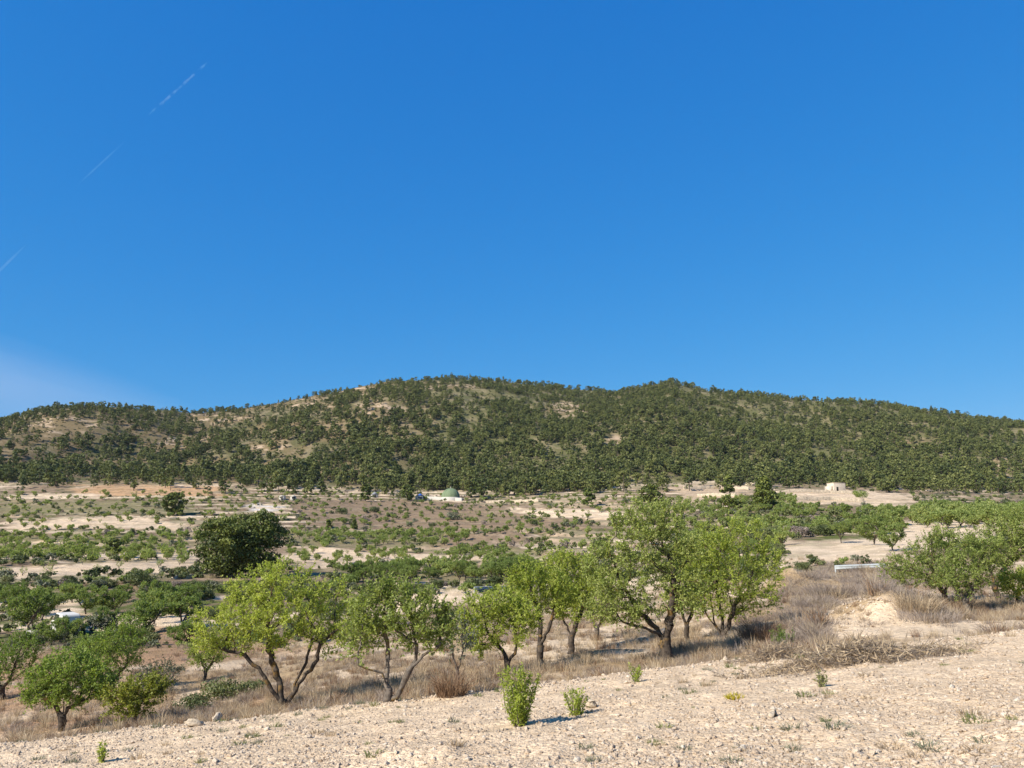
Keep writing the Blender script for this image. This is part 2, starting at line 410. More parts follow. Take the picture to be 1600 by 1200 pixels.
def cover(X, Y, Z, riser):
    px, py = project(X, Y, Z)
    front = (Y > 5)
    px = np.where(front, px, 800 + 0 * px); py = np.where(front, py, 1100)
    nz = fbm(X / 14.0, Y / 14.0, 101, 4); nf = fbm(X / 2.5, Y / 2.5, 111, 4); nb = fbm(X / 45.0, Y / 45.0, 121, 3)
    C = np.tile(SOIL, (len(X), 1)) * (0.95 + 0.1 * nz)[:, None]
    # rough strip beyond the field edge
    e = smooth(20.6, 25.0, Y + 5.0 * (nf - 0.5) + 9.0 * (fbm(X / 5.0, Y / 5.0, 113, 3) - 0.5)) * front
    rough = lerp(np.tile(GRASS, (len(X), 1)), np.tile(SOIL, (len(X), 1)), smooth(0.42, 0.58, nf) * 0.9)
    rough = lerp(rough, np.tile(RED, (len(X), 1)), (1 - smooth(300, 620, px)) * smooth(0.3, 0.5, nz) * smooth(25, 30, Y))
    C = lerp(C, rough, e)
    for hx, hy, sx, sy, hh in MOUNDS[:3]:
        C = lerp(C, np.tile(SOIL, (len(X), 1)), np.exp(-(((X - hx) / sx) ** 2 + ((Y - hy) / sy) ** 2) * 1.2) * smooth(0.3, 0.5, nf))
    # valley scrub
    v = smooth(52, 75, Y) * front
    val = lerp(np.tile(FALLOW, (len(X), 1)), np.tile(GREENISH, (len(X), 1)), smooth(0.40, 0.6, nf))
    val = lerp(val, np.tile(SOIL, (len(X), 1)), smooth(0.55, 0.66, nz))
    C = lerp(C, val, v)
    # terraces
    w = smooth(112, 128, Y) * front
    tread = lerp(np.tile(SOIL, (len(X), 1)), np.tile(FALLOW * 1.2, (len(X), 1)), smooth(0.40, 0.56, nb))
    tread = lerp(tread, np.tile(OLIVE, (len(X), 1)), 0.75 * smooth(0.45, 0.6, nz))
    ris = lerp(np.tile(FALLOW, (len(X), 1)), np.tile(SCRUB, (len(X), 1)), smooth(0.4, 0.6, nf))
    ris = lerp(ris, np.tile(ROCK, (len(X), 1)), smooth(0.60, 0.68, nz) * 0.8)
    C = lerp(C, lerp(tread, ris, riser), w)
    C[:, :3] *= (0.62 + 0.76 * fbm(X / 1.6, Y / 3.0, 161, 3))[:, None] ** (1.0 * w[:, None])
    wob = (nf - 0.5) * 7
    streak = 0.62 + 0.38 * smooth(0.36, 0.52, fbm(X / 7.0, Z / 0.55 + Y / 40.0, 151, 3))
    for xs, t, b, c in BANDS:
        C = lerp(C, np.tile(c, (len(X), 1)), band_mask(xs, t, b, px + (nz - 0.5) * 130, py + wob) * streak * front * (1 - smooth(430, 445, Y)))
    # hill
    h = smooth(425, 455, Y) * front
    hill = lerp(np.tile(SCRUB, (len(X), 1)), np.tile(HILLTAN, (len(X), 1)), smooth(0.35, 0.6, fbm(X / 22.0, Y / 30.0, 131, 4)))
    hill = lerp(hill, np.tile(SCRUB * np.array([1.15, 1.2, 1.1]), (len(X), 1)), 0.75 * smooth(500, 760, px))
    cl = clearing(px, py)
    hill = lerp(hill, np.tile(HILLTAN * 1.05, (len(X), 1)), cl * smooth(0.3, 0.55, nf))
    rocky = smooth(0.56, 0.63, fbm(X / 9.0, Z / 2.5 + Y / 60.0, 141, 3)) * (0.25 + 0.75 * cl)
    hill = lerp(hill, np.tile(ROCK, (len(X), 1)), rocky)
    C = lerp(C, hill, h)
    return np.concatenate([np.clip(C, 0.01, 0.8), np.ones((len(X), 1))], 1)

def polar_sheet(name, az, rad, closed, mat, inner=False):
    A, Rr = np.meshgrid(az, rad)
    X = (np.sin(A) * Rr).ravel(); Y = (np.cos(A) * Rr).ravel()
    Z, ris = ground(X, Y, True)
    na, nr = len(az), len(rad)
    i = np.arange(nr - 1)[:, None]; j = np.arange(na if closed else na - 1)[None, :]
    j2 = (j + 1) % na
    F = np.stack([i * na + j, (i + 1) * na + j, (i + 1) * na + j2, i * na + j2], -1).reshape(-1, 4)
    F = F[:, ::-1].copy()
    Ci = cover(X, Y, Z, ris)
    return mesh_np(name, np.stack([X, Y, Z], 1), [F], [mat], col=Ci, smooth_sh=True)

AZ = np.concatenate([np.linspace(-0.66, 0.66, 540), np.linspace(0.70, 2 * math.pi - 0.70, 90)])
r_a = np.concatenate([[0.05, 2, 5], np.geomspace(8, 26, 230)])
r_b = np.concatenate([np.geomspace(26, 110, 120), np.linspace(111, 440, 330)])
r_c = np.concatenate([np.linspace(440, 960, 130), np.geomspace(1000, 2000, 8)])
land = polar_sheet('ground', AZ, r_a, True, M_GROUND); tag(link('field', land), kind='structure')
land = polar_sheet('terraces', AZ, np.concatenate([[26.0], r_b[1:]]), True, M_LAND); tag(link('terraced_ground', land), kind='structure')
land = polar_sheet('hill', AZ, r_c, True, M_LAND); tag(link('hill', land), kind='structure')

# ------------------------------------------------------------------ telling alike things apart by where they stand
MARKS = {
 'far': [('the pointed-roof hut', 585, 772), ('the green dome', 704, 772), ('the dark parked car', 762, 778), ('the lone dark terrace pine', 271, 790), ('the rocky cream terraces', 1110, 762), ('the stone hut', 1307, 760),
         ('the broad conical pine', 1196, 780), ('the orange field', 215, 766), ('the two white sheds', 450, 780), ('the bare hillside', 80, 690), ('the rocky outcrop', 1400, 700), ('the big dark pine pair', 375, 850),
         ('the fallow field', 540, 805), ('the white terrace', 520, 872), ('the lowest pale terrace', 110, 888), ('the sandy terrace', 1340, 855), ('the pale rocky slope', 1015, 775), ('the dry bank', 680, 915),
         ('the upper pale terrace', 150, 818), ('the grey round bush', 707, 808), ('the far sandy terrace', 1500, 825)],
 'mid': [('the half hidden van', 101, 985), ('the white posts', 200, 985), ('the terrace bank', 130, 920), ('the big dark pine pair', 375, 890), ('the reddish plot', 265, 995), ('the grey olive bush', 158, 980), ('the track bush', 52, 955), ('the evergreen bush', 222, 910),
         ('the dry gully', 1300, 900), ('the guard rail', 1345, 890), ('the dry bank', 680, 915)],
 'near': [('the upright green sapling', 812, 1125), ('the thin sapling', 900, 1112), ('the yellow plant', 1148, 1088), ('the brush heap', 1340, 1030), ('the thin sprig', 1282, 1072), ('the mossy almond', 447, 1110), ('the leaning almond', 615, 1098),
          ('the tallest almond', 1044, 1040), ('the tiny corner sapling', 162, 1185), ('the yellow-green almond', 212, 1135), ('the broad almond', 1135, 1015), ('the spoil heap', 1380, 985), ('the gnarled almond', 1513, 975), ('the bare slope corner', 1580, 1180), ('the frame bottom', 800, 1195), ('the frame bottom by the sprig', 1250, 1195), ('the frame bottom by the mossy almond', 430, 1195)]}
def whereabouts(px, py, which):
    m_ = sorted((math.hypot(px - x, 2.0 * (py - y)), n_) for n_, x, y in MARKS[which])
    (d0, a), (d1, b) = m_[0], m_[1]
    if d0 < 22: return 'right beside ' + a
    if d1 - d0 < 0.35 * d0: return 'between ' + a + ' and ' + b
    return ('near ' if d0 < 60 else 'some way from ') + a + ' towards ' + b.replace('the ', '', 1)

def label_of(head, where):
    t = head + ' ' + where
    if len(t.replace('-', ' ').split()) > 16: t = t.replace('some way from ', 'off ').replace(' of the ', ' of ')
    if len(t.replace('-', ' ').split()) > 16: t = t.split(' towards ')[0]
    if len(t.replace('-', ' ').split()) > 16: t = t.replace(' between ', ' near ').split(' and the ')[0]
    return t

# ------------------------------------------------------------------ plant builders
def norm(v): return v / np.maximum(np.linalg.norm(v, axis=-1, keepdims=True), 1e-9)

def tubes(P, C, rp, rc, dp, dc, sides):
    """frusta from P to C with end directions dp, dc; returns V, F"""
    n = len(P); ang = np.arange(sides) * 2 * math.pi / sides
    def ring(c, d, r):
        d = norm(d); ref = np.where(np.abs(d[:, 2:3]) > 0.9, np.array([[1., 0, 0]]), np.array([[0, 0, 1.]]))
        u = norm(np.cross(d, ref)); v = np.cross(d, u)
        return c[:, None, :] + r[:, None, None] * (u[:, None, :] * np.cos(ang)[None, :, None] + v[:, None, :] * np.sin(ang)[None, :, None])
    # keep frames compatible along one frustum by using the mean direction for both rings
    m = norm(dp + dc)
    V = np.concatenate([ring(P, m, rp), ring(C, m, rc)], 1).reshape(-1, 3)
    b = (np.arange(n) * 2 * sides)[:, None]; k = np.arange(sides)[None, :]; k2 = (k + 1) % sides
    F = np.stack([b + k, b + k2, b + sides + k2, b + sides + k], -1).reshape(-1, 4)
    return V, F

def colonise(attr, nodes, parents, step, kill, infl, iters=90, grav=0.0, r=None):
    nodes = [np.array(p, float) for p in nodes]; parents = list(parents)
    N = np.array(nodes); near_d = np.full(len(attr), 1e9); near_i = np.zeros(len(attr), int)
    alive = np.ones(len(attr), bool)
    def upd(lo):
        D = np.linalg.norm(attr[:, None, :] - N[None, lo:, :], axis=2)
        k = D.argmin(1); d = D[np.arange(len(attr)), k]
        better = d < near_d
        near_d[better] = d[better]; near_i[better] = k[better] + lo
    upd(0); par = parents
    for it in range(iters):
        alive &= near_d > kill
        use = alive & (near_d < infl)
        if not use.any(): break
        ids = np.unique(near_i[use])
        acc = np.zeros((len(N), 3)); vec = norm(attr[use] - N[near_i[use]])
        np.add.at(acc, near_i[use], vec)
        d = norm(norm(acc[ids]) + r.normal(0, 0.18, (len(ids), 3)) + np.array([0, 0, grav]))
        new = N[ids] + d * step
        lo = len(N); N = np.concatenate([N, new]); par = par + list(ids)
        upd(lo)
        if len(N) > 4200: break
    return N, np.array(par, int)

def branch_mesh(N, par, rad0, trunk_r, min_r=0.0, e=2.2):
    n = len(N)
    kids = np.zeros(n); 
    acc = np.zeros(n); r = np.zeros(n); r0 = rad0
    for i in range(n - 1, -1, -1):
        r[i] = r0 if acc[i] == 0 else acc[i] ** (1 / e)
        if par[i] >= 0: acc[par[i]] += r[i] ** e; kids[par[i]] += 1
    rt = max(r[0], r0 * 1.5)
    k = math.log(trunk_r / r0) / math.log(rt / r0)
    r = r0 * (r / r0) ** k
    return r, kids

def edges_to_mesh(N, par, r, thr):
    ch = np.nonzero(par >= 0)[0]; p = par[ch]
    P, C = N[p], N[ch]; d = norm(C - P)
    # thickest child continues the line
    best = np.full(len(N), -1); 
    for c in ch[np.argsort(r[ch])]: best[par[c]] = c
    inc = np.zeros((len(N), 3)); inc[ch] = d
    cont = best[p] == ch
    rp = np.where(cont, r[p], np.minimum(r[p], r[ch] * 1.25))
    rc = r[ch]
    V, F, o = [], [], 0
    for lo, hi, s in ((0.03, 9, 7), (thr, 0.03, 4), (0, thr, 3)):
        m = (rc >= lo) & (rc < hi)
        if m.any():
            v, f = tubes(P[m] - d[m] * (rp[m] * 0.25)[:, None], C[m] + d[m] * (rc[m] * 0.3)[:, None], rp[m], rc[m], d[m], d[m], s)
            V.append(v); F.append(f + o); o += len(v)
    return np.concatenate(V), np.concatenate(F)

def leaf_quads(pos, axis, L, Wd, r, droop=0.0):
    n = len(pos); axis = norm(axis)
    side = norm(np.cross(axis, norm(r.normal(0, 1, (n, 3)) + np.array([0, 0, 0.6]))))
    nn = np.cross(side, axis)
    L = L[:, None]; Wd = Wd[:, None]
    a = pos; b = pos + axis * L * 0.45 + side * Wd * 0.5 + nn * Wd * 0.12; c = pos + axis * L; d = pos + axis * L * 0.45 - side * Wd * 0.5 + nn * Wd * 0.12
    V = np.stack([a, b, c, d], 1).reshape(-1, 3)
    F = np.arange(n * 4).reshape(n, 4)
    return V, F

def blob_points(blobs, n, r):
    """blobs: (c, radii) ellipsoids; points in their union, heavier towards the shell"""
    vol = np.array([b[1][0] * b[1][1] * b[1][2] for b in blobs]); w = vol / vol.sum()
    k = r.choice(len(blobs), n, p=w)
    d = norm(r.normal(0, 1, (n, 3))); rr = r.random(n) ** 0.42
    c = np.array([b[0] for b in blobs]); q = np.array([b[1] for b in blobs])
    return c[k] + d * rr[:, None] * q[k]

def chains_from_limbs(limbs, step):
    """limbs: polylines starting at the base; first chain root shared"""
    nodes = [np.array(limbs[0][0], float)]; par = [-1]
    for L in limbs:
        L = [np.array(q, float) for q in L]
        # start from nearest existing node to the first point
        cur = int(np.argmin([np.linalg.norm(q - L[0]) for q in nodes]))
        for q in L[1:]:
            p0 = nodes[cur]; m = max(1, int(np.linalg.norm(q - p0) / step))
            for s in range(1, m + 1):
                nodes.append(p0 + (q - p0) * s / m); par.append(cur); cur = len(nodes) - 1
    return nodes, par

def leafy_tree(name_root, loc, limbs, blobs, r, n_attr, step, trunk_r, n_leaf, leaf, leaf_mat, bark_mat, shoot=(0.18, 0.38), up=0.55, per=11, rz=0.0, bare=0.0):
    """a broadleaved tree: trunk with limbs and twigs, and a crown of single leaves on short shoots"""
    nodes, par = chains_from_limbs(limbs, step)
    trunk_r = trunk_r * 1.2
    nodes = [q + r.normal(0, step * 0.13, 3) * (1 if i else 0) for i, q in enumerate(nodes)]
    att = blob_points(blobs, n_attr, r)
    N, par = colonise(att, nodes, par, step, step * 1.5, step * 14, r=r, grav=0.05)
    rad, kids = branch_mesh(N, par, 0.0055 if step < 0.3 else 0.02, trunk_r)
    rad = rad * r.uniform(0.85, 1.18, len(rad))
    V, F = edges_to_mesh(N, par, rad, 0.009 if step < 0.3 else 0.03)
    root = empty(name_root, loc, rz)
    cen = np.mean([b[0] for b in blobs], 0)
    # leaves
    thin = np.nonzero((kids <= 1) & (np.arange(len(N)) > len(nodes) - 1))[0]
    if len(thin) == 0: thin = np.arange(len(N))
    ns = max(1, n_leaf // per)
    k = thin[r.integers(0, len(thin), ns)]
    base = N[k] + r.normal(0, step * 0.25, (ns, 3))
    tocen = norm(base - cen)
    sd = norm(tocen * 0.5 + np.array([0, 0, up]) + r.normal(0, 0.5, (ns, 3)))
    sl = r.uniform(shoot[0], shoot[1], ns)
    if bare: base = base[: int(ns * (1 - bare))]; sd = sd[: len(base)]; sl = sl[: len(base)]
    tv, tf = tubes(base, base + sd * sl[:, None], np.full(len(base), 0.0035), np.full(len(base), 0.002), sd, sd, 3)
    F2 = tf + len(V); V2 = np.concatenate([V, tv])
    tm = mesh_np(name_root + '_trunk', V2, [np.concatenate([F, F2])], [bark_mat], smooth_sh=True)
    link('trunk', tm, root)
    m = len(base)
    u = r.random((m, per)) * 0.95 + 0.05
    pos = (base[:, None, :] + sd[:, None, :] * (sl[:, None] * u)[:, :, None]).reshape(-1, 3)
    ax = norm(norm(r.normal(0, 1, (m * per, 3))) + np.repeat(sd, per, 0) * 0.55)
    L = leaf[0] * r.uniform(0.7, 1.25, m * per)
    lv, lf = leaf_quads(pos, ax, L, L * leaf[1], r)
    tint = np.clip(np.repeat(r.normal(0.5, 0.17, m), per) + r.normal(0, 0.13, m * per), 0, 1)
    link('crown', mesh_np(name_root + '_crown', lv, [lf], [leaf_mat], tint=tint), root)
    return root

def clump_crown(r, clumps, per, q, flat=0.6):
    """needle clumps: small faces on the shells of flattened lumps; clumps: (centre, radius)"""
    V, T = [], []
    c = np.array([k[0] for k in clumps]); rad = np.array([k[1] for k in clumps])
    n = len(clumps)
    d = norm(r.normal(0, 1, (n, per, 3)) + np.array([0, 0, 0.35]))
    pos = c[:, None, :] + d * (rad[:, None, None] * r.uniform(0.55, 1.05, (n, per, 1))) * np.array([1, 1, flat])
    nrm = norm(d + r.normal(0, 0.45, (n, per, 3)))
    pos = pos.reshape(-1, 3); nrm = nrm.reshape(-1, 3)
    u = norm(np.cross(nrm, norm(r.normal(0, 1, nrm.shape)))); v = np.cross(nrm, u)
    s = (q * r.uniform(0.6, 1.3, len(pos)))[:, None]; s2 = s * r.uniform(0.45, 0.9, (len(pos), 1))
    Vv = np.stack([pos - u * s * .5, pos + v * s2 * .5 + u * s * 0.1, pos + u * s * .5, pos - v * s2 * .5 - u * s * 0.1], 1).reshape(-1, 3)
    F = np.arange(len(Vv)).reshape(-1, 4)
    t = np.repeat(np.clip(r.normal(0.5, 0.16, n), 0, 1), per) + r.normal(0, 0.14, len(F))
    return Vv, F, np.clip(t, 0, 1)

def pine_clumps(r, H, Wd, n, lean=0.0, low=0.25, shape='round'):
    out = []
    for i in range(n):
        h = low + (1 - low) * (r.random() ** 0.85)
        if shape == 'round': prof = math.sqrt(max(0.02, 1 - ((h - 0.55) / 0.5) ** 2)) if h > 0.55 else 0.55 + 0.45 * (h - low) / max(0.55 - low, .05)
        else: prof = max(0.10, (1 - h) * 1.25 + 0.06)
        prof = min(prof, 1.0)
        a = r.random() * 6.283; rr = prof * Wd * 0.5 * (r.random() ** 0.45) * r.uniform(0.8, 1.12)
        out.append((np.array([math.cos(a) * rr + lean * h * H, math.sin(a) * rr, h * H * 0.93]), Wd * r.uniform(0.08, 0.18)))
    out.append((np.array([lean * H, 0, H * 0.93]), Wd * 0.13))
    return out

def trunk_simple(r, H, rad, tips, n_limb, sides=4):
    pts = [np.array([0, 0, -0.2])]; par = [-1]
    for s in range(1, 6):
        pts.append(np.array([r.normal(0, 0.015) * H, r.normal(0, 0.015) * H, H * 0.85 * s / 5])); par.append(s - 1)
    rr = [rad * (1 - 0.16 * i) for i in range(6)]
    for i in range(n_limb):
        t = tips[r.integers(0, len(tips))][0]
        k = int(np.clip(round(t[2] / (H * 0.85) * 5 - 1), 1, 5))
        pts.append(t); par.append(k); rr.append(rad * 0.15)
    N = np.array(pts); par = np.array(par); rr = np.array(rr)
    ch = np.arange(1, len(N)); P = N[par[ch]]; C = N[ch]; d = norm(C - P)
    return tubes(P, C, np.minimum(rr[par[ch]], np.where(ch > 5, rad * 0.35, 9)), rr[ch], d, d, sides)

def pine_mesh(name, r, H, Wd, n, per, q, low=0.22, shape='round', lean=0.0, mat=None, limb=5, sides=4):
    cl = pine_clumps(r, H, Wd, n, lean, low, shape)
    V, F, t = clump_crown(r, cl, per, q)
    tv, tf = trunk_simple(r, H, H * 0.022 + 0.03, cl, limb, sides)
    return mesh_np(name, np.concatenate([V, tv]), [F, tf + len(V)], [mat or M_PINE, M_PBARK], mi=[0, 1], tint=np.concatenate([t, np.zeros(len(tf))]))

def shrub_mesh(name, r, Wd, H, n, per, q, mat):
    cl = []
    for i in range(n):
        a = r.random() * 6.283; rr = Wd * 0.5 * math.sqrt(r.random()) * 0.8; h = H * (0.15 + 0.65 * r.random() * math.sqrt(max(0.05, 1 - (rr / (Wd * 0.55)) ** 2)))
        cl.append((np.array([math.cos(a) * rr, math.sin(a) * rr, h]), Wd * r.uniform(0.13, 0.24)))
    V, F, t = clump_crown(r, cl, per, q, 0.8)
    V[:, 2] = np.maximum(V[:, 2], -0.05)
    return mesh_np(name, V, [F], [mat], tint=t)

def tuft_mesh(name, r, n, h, spread, w, mat, lean=0.5, seg=2):
    a = r.random(n) * 6.283; rr = spread * np.sqrt(r.random(n))
    base = np.stack([np.cos(a) * rr, np.sin(a) * rr, np.full(n, -0.02)], 1)
    out = np.stack([np.cos(a + r.normal(0, 0.6, n)), np.sin(a + r.normal(0, 0.6, n)), np.zeros(n)], 1) * (lean * r.random(n))[:, None]
    hh = h * r.uniform(0.45, 1.1, n)
    d1 = norm(out * 0.6 + np.array([0, 0, 1])); d2 = norm(out * 1.8 + np.array([0, 0, 1]))
    mid = base + d1 * (hh * 0.55)[:, None]; tip = mid + d2 * (hh * 0.5)[:, None]
    s = norm(np.cross(d1, norm(r.normal(0, 1, (n, 3))))) * (w * r.uniform(0.6, 1.3, n))[:, None]
    V = np.stack([base - s, base + s, mid + s * 0.8, mid - s * 0.8, tip], 1).reshape(-1, 3)
    b = np.arange(n) * 5
    Q = np.stack([b, b + 1, b + 2, b + 3], 1); T = np.stack([b + 3, b + 2, b + 4], 1)
    t = np.clip(r.normal(0.5, 0.22, n), 0, 1)
    return mesh_np(name, V, [Q, T], [mat], tint=np.concatenate([t, t]))

def stone_mesh(name, r, mat, rough=0.04):
    u, v = 8, 5
    V = [np.array([0, 0, 1.0])]
    for j in range(1, v):
        for i in range(u):
            a = i * 2 * math.pi / u + j * 0.3; b = j * math.pi / v
            V.append(np.array([math.sin(b) * math.cos(a), math.sin(b) * math.sin(a), math.cos(b)]))
    V.append(np.array([0, 0, -1.0])); V = np.array(V)
    pl = norm(r.normal(0, 1, (13, 3)))
    for q in pl:                                        # knock flats off
        dd = V @ q; cut = r.uniform(0.38, 0.68); V = V - np.where(dd > cut, dd - cut, 0)[:, None] * q
    V = V * np.array([1, r.uniform(0.6, 0.95), r.uniform(0.45, 0.75)]) + r.normal(0, rough, V.shape)
    T, Q = [], []
    for i in range(u):
        T.append((0, 1 + i, 1 + (i + 1) % u)); T.append((len(V) - 1, 1 + (v - 2) * u + (i + 1) % u, 1 + (v - 2) * u + i))
        for j in range(v - 2): Q.append((1 + j * u + i, 1 + (j + 1) * u + i, 1 + (j + 1) * u + (i + 1) % u, 1 + j * u + (i + 1) % u))
    return mesh_np(name, V, [np.array(T), np.array(Q)], [mat])

def scatter(name, pts, rot, scl, idx, sources):
    """ONE stuff object: points that carry rotation, scale and variant, instanced by geometry nodes"""
    me = bpy.data.meshes.new(name); n = len(pts)
    me.vertices.add(n); me.vertices.foreach_set('co', np.asarray(pts, np.float32).ravel())
    a = me.attributes.new('rot', 'FLOAT_VECTOR', 'POINT'); a.data.foreach_set('vector', np.asarray(rot, np.float32).ravel())
    a = me.attributes.new('scl', 'FLOAT_VECTOR', 'POINT'); a.data.foreach_set('vector', np.asarray(scl, np.float32).ravel())
    a = me.attributes.new('idx', 'INT', 'POINT'); a.data.foreach_set('value', np.asarray(idx, np.int32))
    o = link(name, me); tag(o, kind='stuff')
    ng = bpy.data.node_groups.new(name, 'GeometryNodeTree')
    ng.interface.new_socket('Geometry', in_out='INPUT', socket_type='NodeSocketGeometry')
    ng.interface.new_socket('Geometry', in_out='OUTPUT', socket_type='NodeSocketGeometry')
    gi, go = ng.nodes.new('NodeGroupInput'), ng.nodes.new('NodeGroupOutput')
    ins = ng.nodes.new('GeometryNodeInstanceOnPoints'); jn = ng.nodes.new('GeometryNodeJoinGeometry')
    for s in reversed(sources):
        oi = ng.nodes.new('GeometryNodeObjectInfo'); oi.inputs['Object'].default_value = s; oi.inputs['As Instance'].default_value = True
        oi.transform_space = 'ORIGINAL'
        ng.links.new(oi.outputs['Geometry'], jn.inputs[0])
    def attr(nm, ty):
        x = ng.nodes.new('GeometryNodeInputNamedAttribute'); x.data_type = ty; x.inputs['Name'].default_value = nm; return x.outputs['Attribute']
    ng.links.new(gi.outputs[0], ins.inputs['Points']); ng.links.new(jn.outputs[0], ins.inputs['Instance'])
    ins.inputs['Pick Instance'].default_value = True
    ng.links.new(attr('idx', 'INT'), ins.inputs['Instance Index'])
    ng.links.new(attr('rot', 'FLOAT_VECTOR'), ins.inputs['Rotation']); ng.links.new(attr('scl', 'FLOAT_VECTOR'), ins.inputs['Scale'])
    ng.links.new(ins.outputs[0], go.inputs[0])
    md = o.modifiers.new('scatter', 'NODES'); md.node_group = ng
    return o

def source(name, me): return bpy.data.objects.new(name, me)   # shape for scatter(), never linked by itself

def rz_rot(n, r, tilt=0.0):
    return np.stack([r.normal(0, tilt, n) if tilt else np.zeros(n), r.normal(0, tilt, n) if tilt else np.zeros(n), r.random(n) * 6.283], 1)

# ------------------------------------------------------------------ the almonds close by
def to_local(base_px, base_pt, q, depth_off=0.0):
    d = base_pt[1] * CP + (base_pt[2] - EYE) * SP
    k = d / FPX
    return np.array([(q[0] - base_px[0]) * k, depth_off, (base_px[1] - q[1]) * k])

def almond(label, base, limbs, blobs, seed, trunk=0.12, leaves=9000, mat=None, barkm=None, Y=None, leaf=(0.088, 0.45), cat='almond tree', name='almond_tree', attr=420, step=0.16, bare=0.0, group=None, up=0.55, deep=0.85, shoot=(0.20, 0.50)):
    r = np.random.default_rng(seed)
    pt = hit(*base) if Y is None else at(base[0], Y)
    d = pt[1] * CP + (pt[2] - EYE) * SP; k = d / FPX
    Ls = []
    for li, L in enumerate(limbs):
        off = 0.0; w = []
        drift = r.uniform(-0.55, 0.55)
        for i, q in enumerate(L):
            off += drift * (0.25 if i else 0)
            w.append(to_local(base, pt, q, off if i else 0.0))
        Ls.append(w)
    Ls[0][0][2] -= 0.15
    B = []
    for (cx, cy, rx, ry) in blobs:
        B.append((to_local(base, pt, (cx, cy), r.uniform(-0.35, 0.35) * rx * k), np.array([rx * k, (0.45 * rx + 0.45 * max(b[2] for b in blobs)) * k * deep, ry * k])))
    root = leafy_tree(name, pt, Ls, B, r, int(attr * 1.25), step, trunk, int(leaves * 1.55), leaf, mat or M_LEAF, barkm or M_BARK, bare=bare, up=up, shoot=shoot)
    tag(root, label, cat, group)
    return root

NEAR = 'old almond trees along the edge of the stony field'
almond('big spreading almond with four mossy yellow limbs forking from its base', (447, 1106),
       [[(447, 1106), (440, 1094), (428, 1078), (405, 1045), (385, 1025), (345, 1013)], [(440, 1094), (434, 1068), (414, 1012), (414, 988)], [(447, 1106), (454, 1092), (462, 1066), (478, 1030), (481, 1000)], [(454, 1092), (472, 1062), (496, 1032), (500, 1008), (530, 984)]],
       [(335, 990, 45, 38), (385, 948, 58, 46), (445, 928, 55, 42), (430, 972, 80, 38), (510, 957, 46, 42), (525, 1000, 32, 22), (425, 905, 30, 22), (320, 1012, 28, 18), (545, 985, 24, 24)], 11, 0.14, 15000, attr=620, group=NEAR)
almond('leaning two-stemmed almond with thin greyish crown next to the big spreading one', (612, 1096),
       [[(612, 1096), (606, 1080), (598, 1052), (576, 1044), (560, 1038)], [(606, 1080), (601, 1050), (602, 1018)], [(612, 1096), (620, 1088), (638, 1052), (655, 1030), (690, 1008)], [(638, 1052), (648, 1035), (650, 1008)]],
       [(598, 962, 52, 42), (650, 975, 45, 42), (562, 1005, 24, 30), (690, 985, 24, 34), (622, 938, 38, 22)], 12, 0.10, 7500, mat=M_LEAF_DULL, barkm=M_BARK_GREY, group=NEAR)
almond('small bushy almond with low fork behind the upright green sapling', (795, 1056),
       [[(795, 1056), (793, 1040), (784, 1020), (768, 1000)], [(793, 1040), (804, 1022), (808, 1002)]],
       [(772, 962, 52, 38), (738, 975, 28, 34), (812, 978, 30, 30), (745, 1008, 22, 22)], 13, 0.075, 8000, group=NEAR)
almond('slender almond with tall dark curving trunk and rounded crown', (845, 1042),
       [[(845, 1042), (843, 1005), (846, 985), (842, 962)], [(844, 1010), (856, 988), (864, 962)]],
       [(830, 920, 40, 42), (868, 935, 36, 40), (808, 945, 28, 30)], 14, 0.10, 8500, group=NEAR)
almond('almond with straight reddish trunk between the slender and the tallest almond', (893, 1022),
       [[(893, 1022), (892, 992), (880, 968)], [(892, 996), (903, 972), (910, 955)]],
       [(896, 925, 36, 45), (880, 890, 32, 26), (915, 900, 24, 34)], 15, 0.105, 8000, group=NEAR)
almond('small almond seen behind, with short pale forked trunk', (933, 1000),
       [[(933, 1000), (932, 985), (925, 968)], [(932, 985), (942, 968)]], [(930, 925, 34, 40), (940, 960, 24, 16)], 16, 0.09, 5500, barkm=M_BARK_GREY, group=NEAR)
almond('tallest almond, its ragged open crown topping the row, on a stout trunk', (1044, 1036),
       [[(1044, 1036), (1040, 1008), (1030, 985), (1002, 958), (985, 930)], [(1040, 1008), (1046, 980), (1052, 940), (1055, 900)], [(1036, 995), (1012, 984), (975, 975)]],
       [(978, 905, 58, 62), (1000, 828, 46, 40), (1055, 870, 48, 60), (1075, 930, 40, 40), (958, 955, 40, 22), (1040, 812, 34, 24), (1070, 812, 12, 40), (935, 890, 26, 34), (1000, 960, 40, 22), (945, 950, 28, 22)], 17, 0.155, 15000, attr=650, mat=M_LEAF_DULL, group=NEAR)
almond('almond mostly hidden between the tallest and the broad round one', (1074, 1002),
       [[(1074, 1002), (1073, 980), (1066, 955)], [(1073, 980), (1084, 955)]], [(1085, 900, 40, 50), (1062, 930, 28, 25)], 18, 0.09, 6000, group=NEAR)
almond('broad round almond with many stems, bright green crown at the end of the row', (1130, 998),
       [[(1130, 998), (1124, 985), (1116, 968), (1114, 945)], [(1130, 998), (1131, 965), (1126, 938)], [(1130, 998), (1136, 985), (1144, 962), (1152, 942)], [(1124, 985), (1104, 962), (1100, 945)]],
       [(1130, 905, 58, 58), (1185, 900, 44, 52), (1150, 842, 56, 32), (1205, 880, 24, 42), (1106, 866, 38, 36), (1102, 940, 30, 26), (1182, 945, 36, 24)], 19, 0.12, 15000, attr=620, group=NEAR)
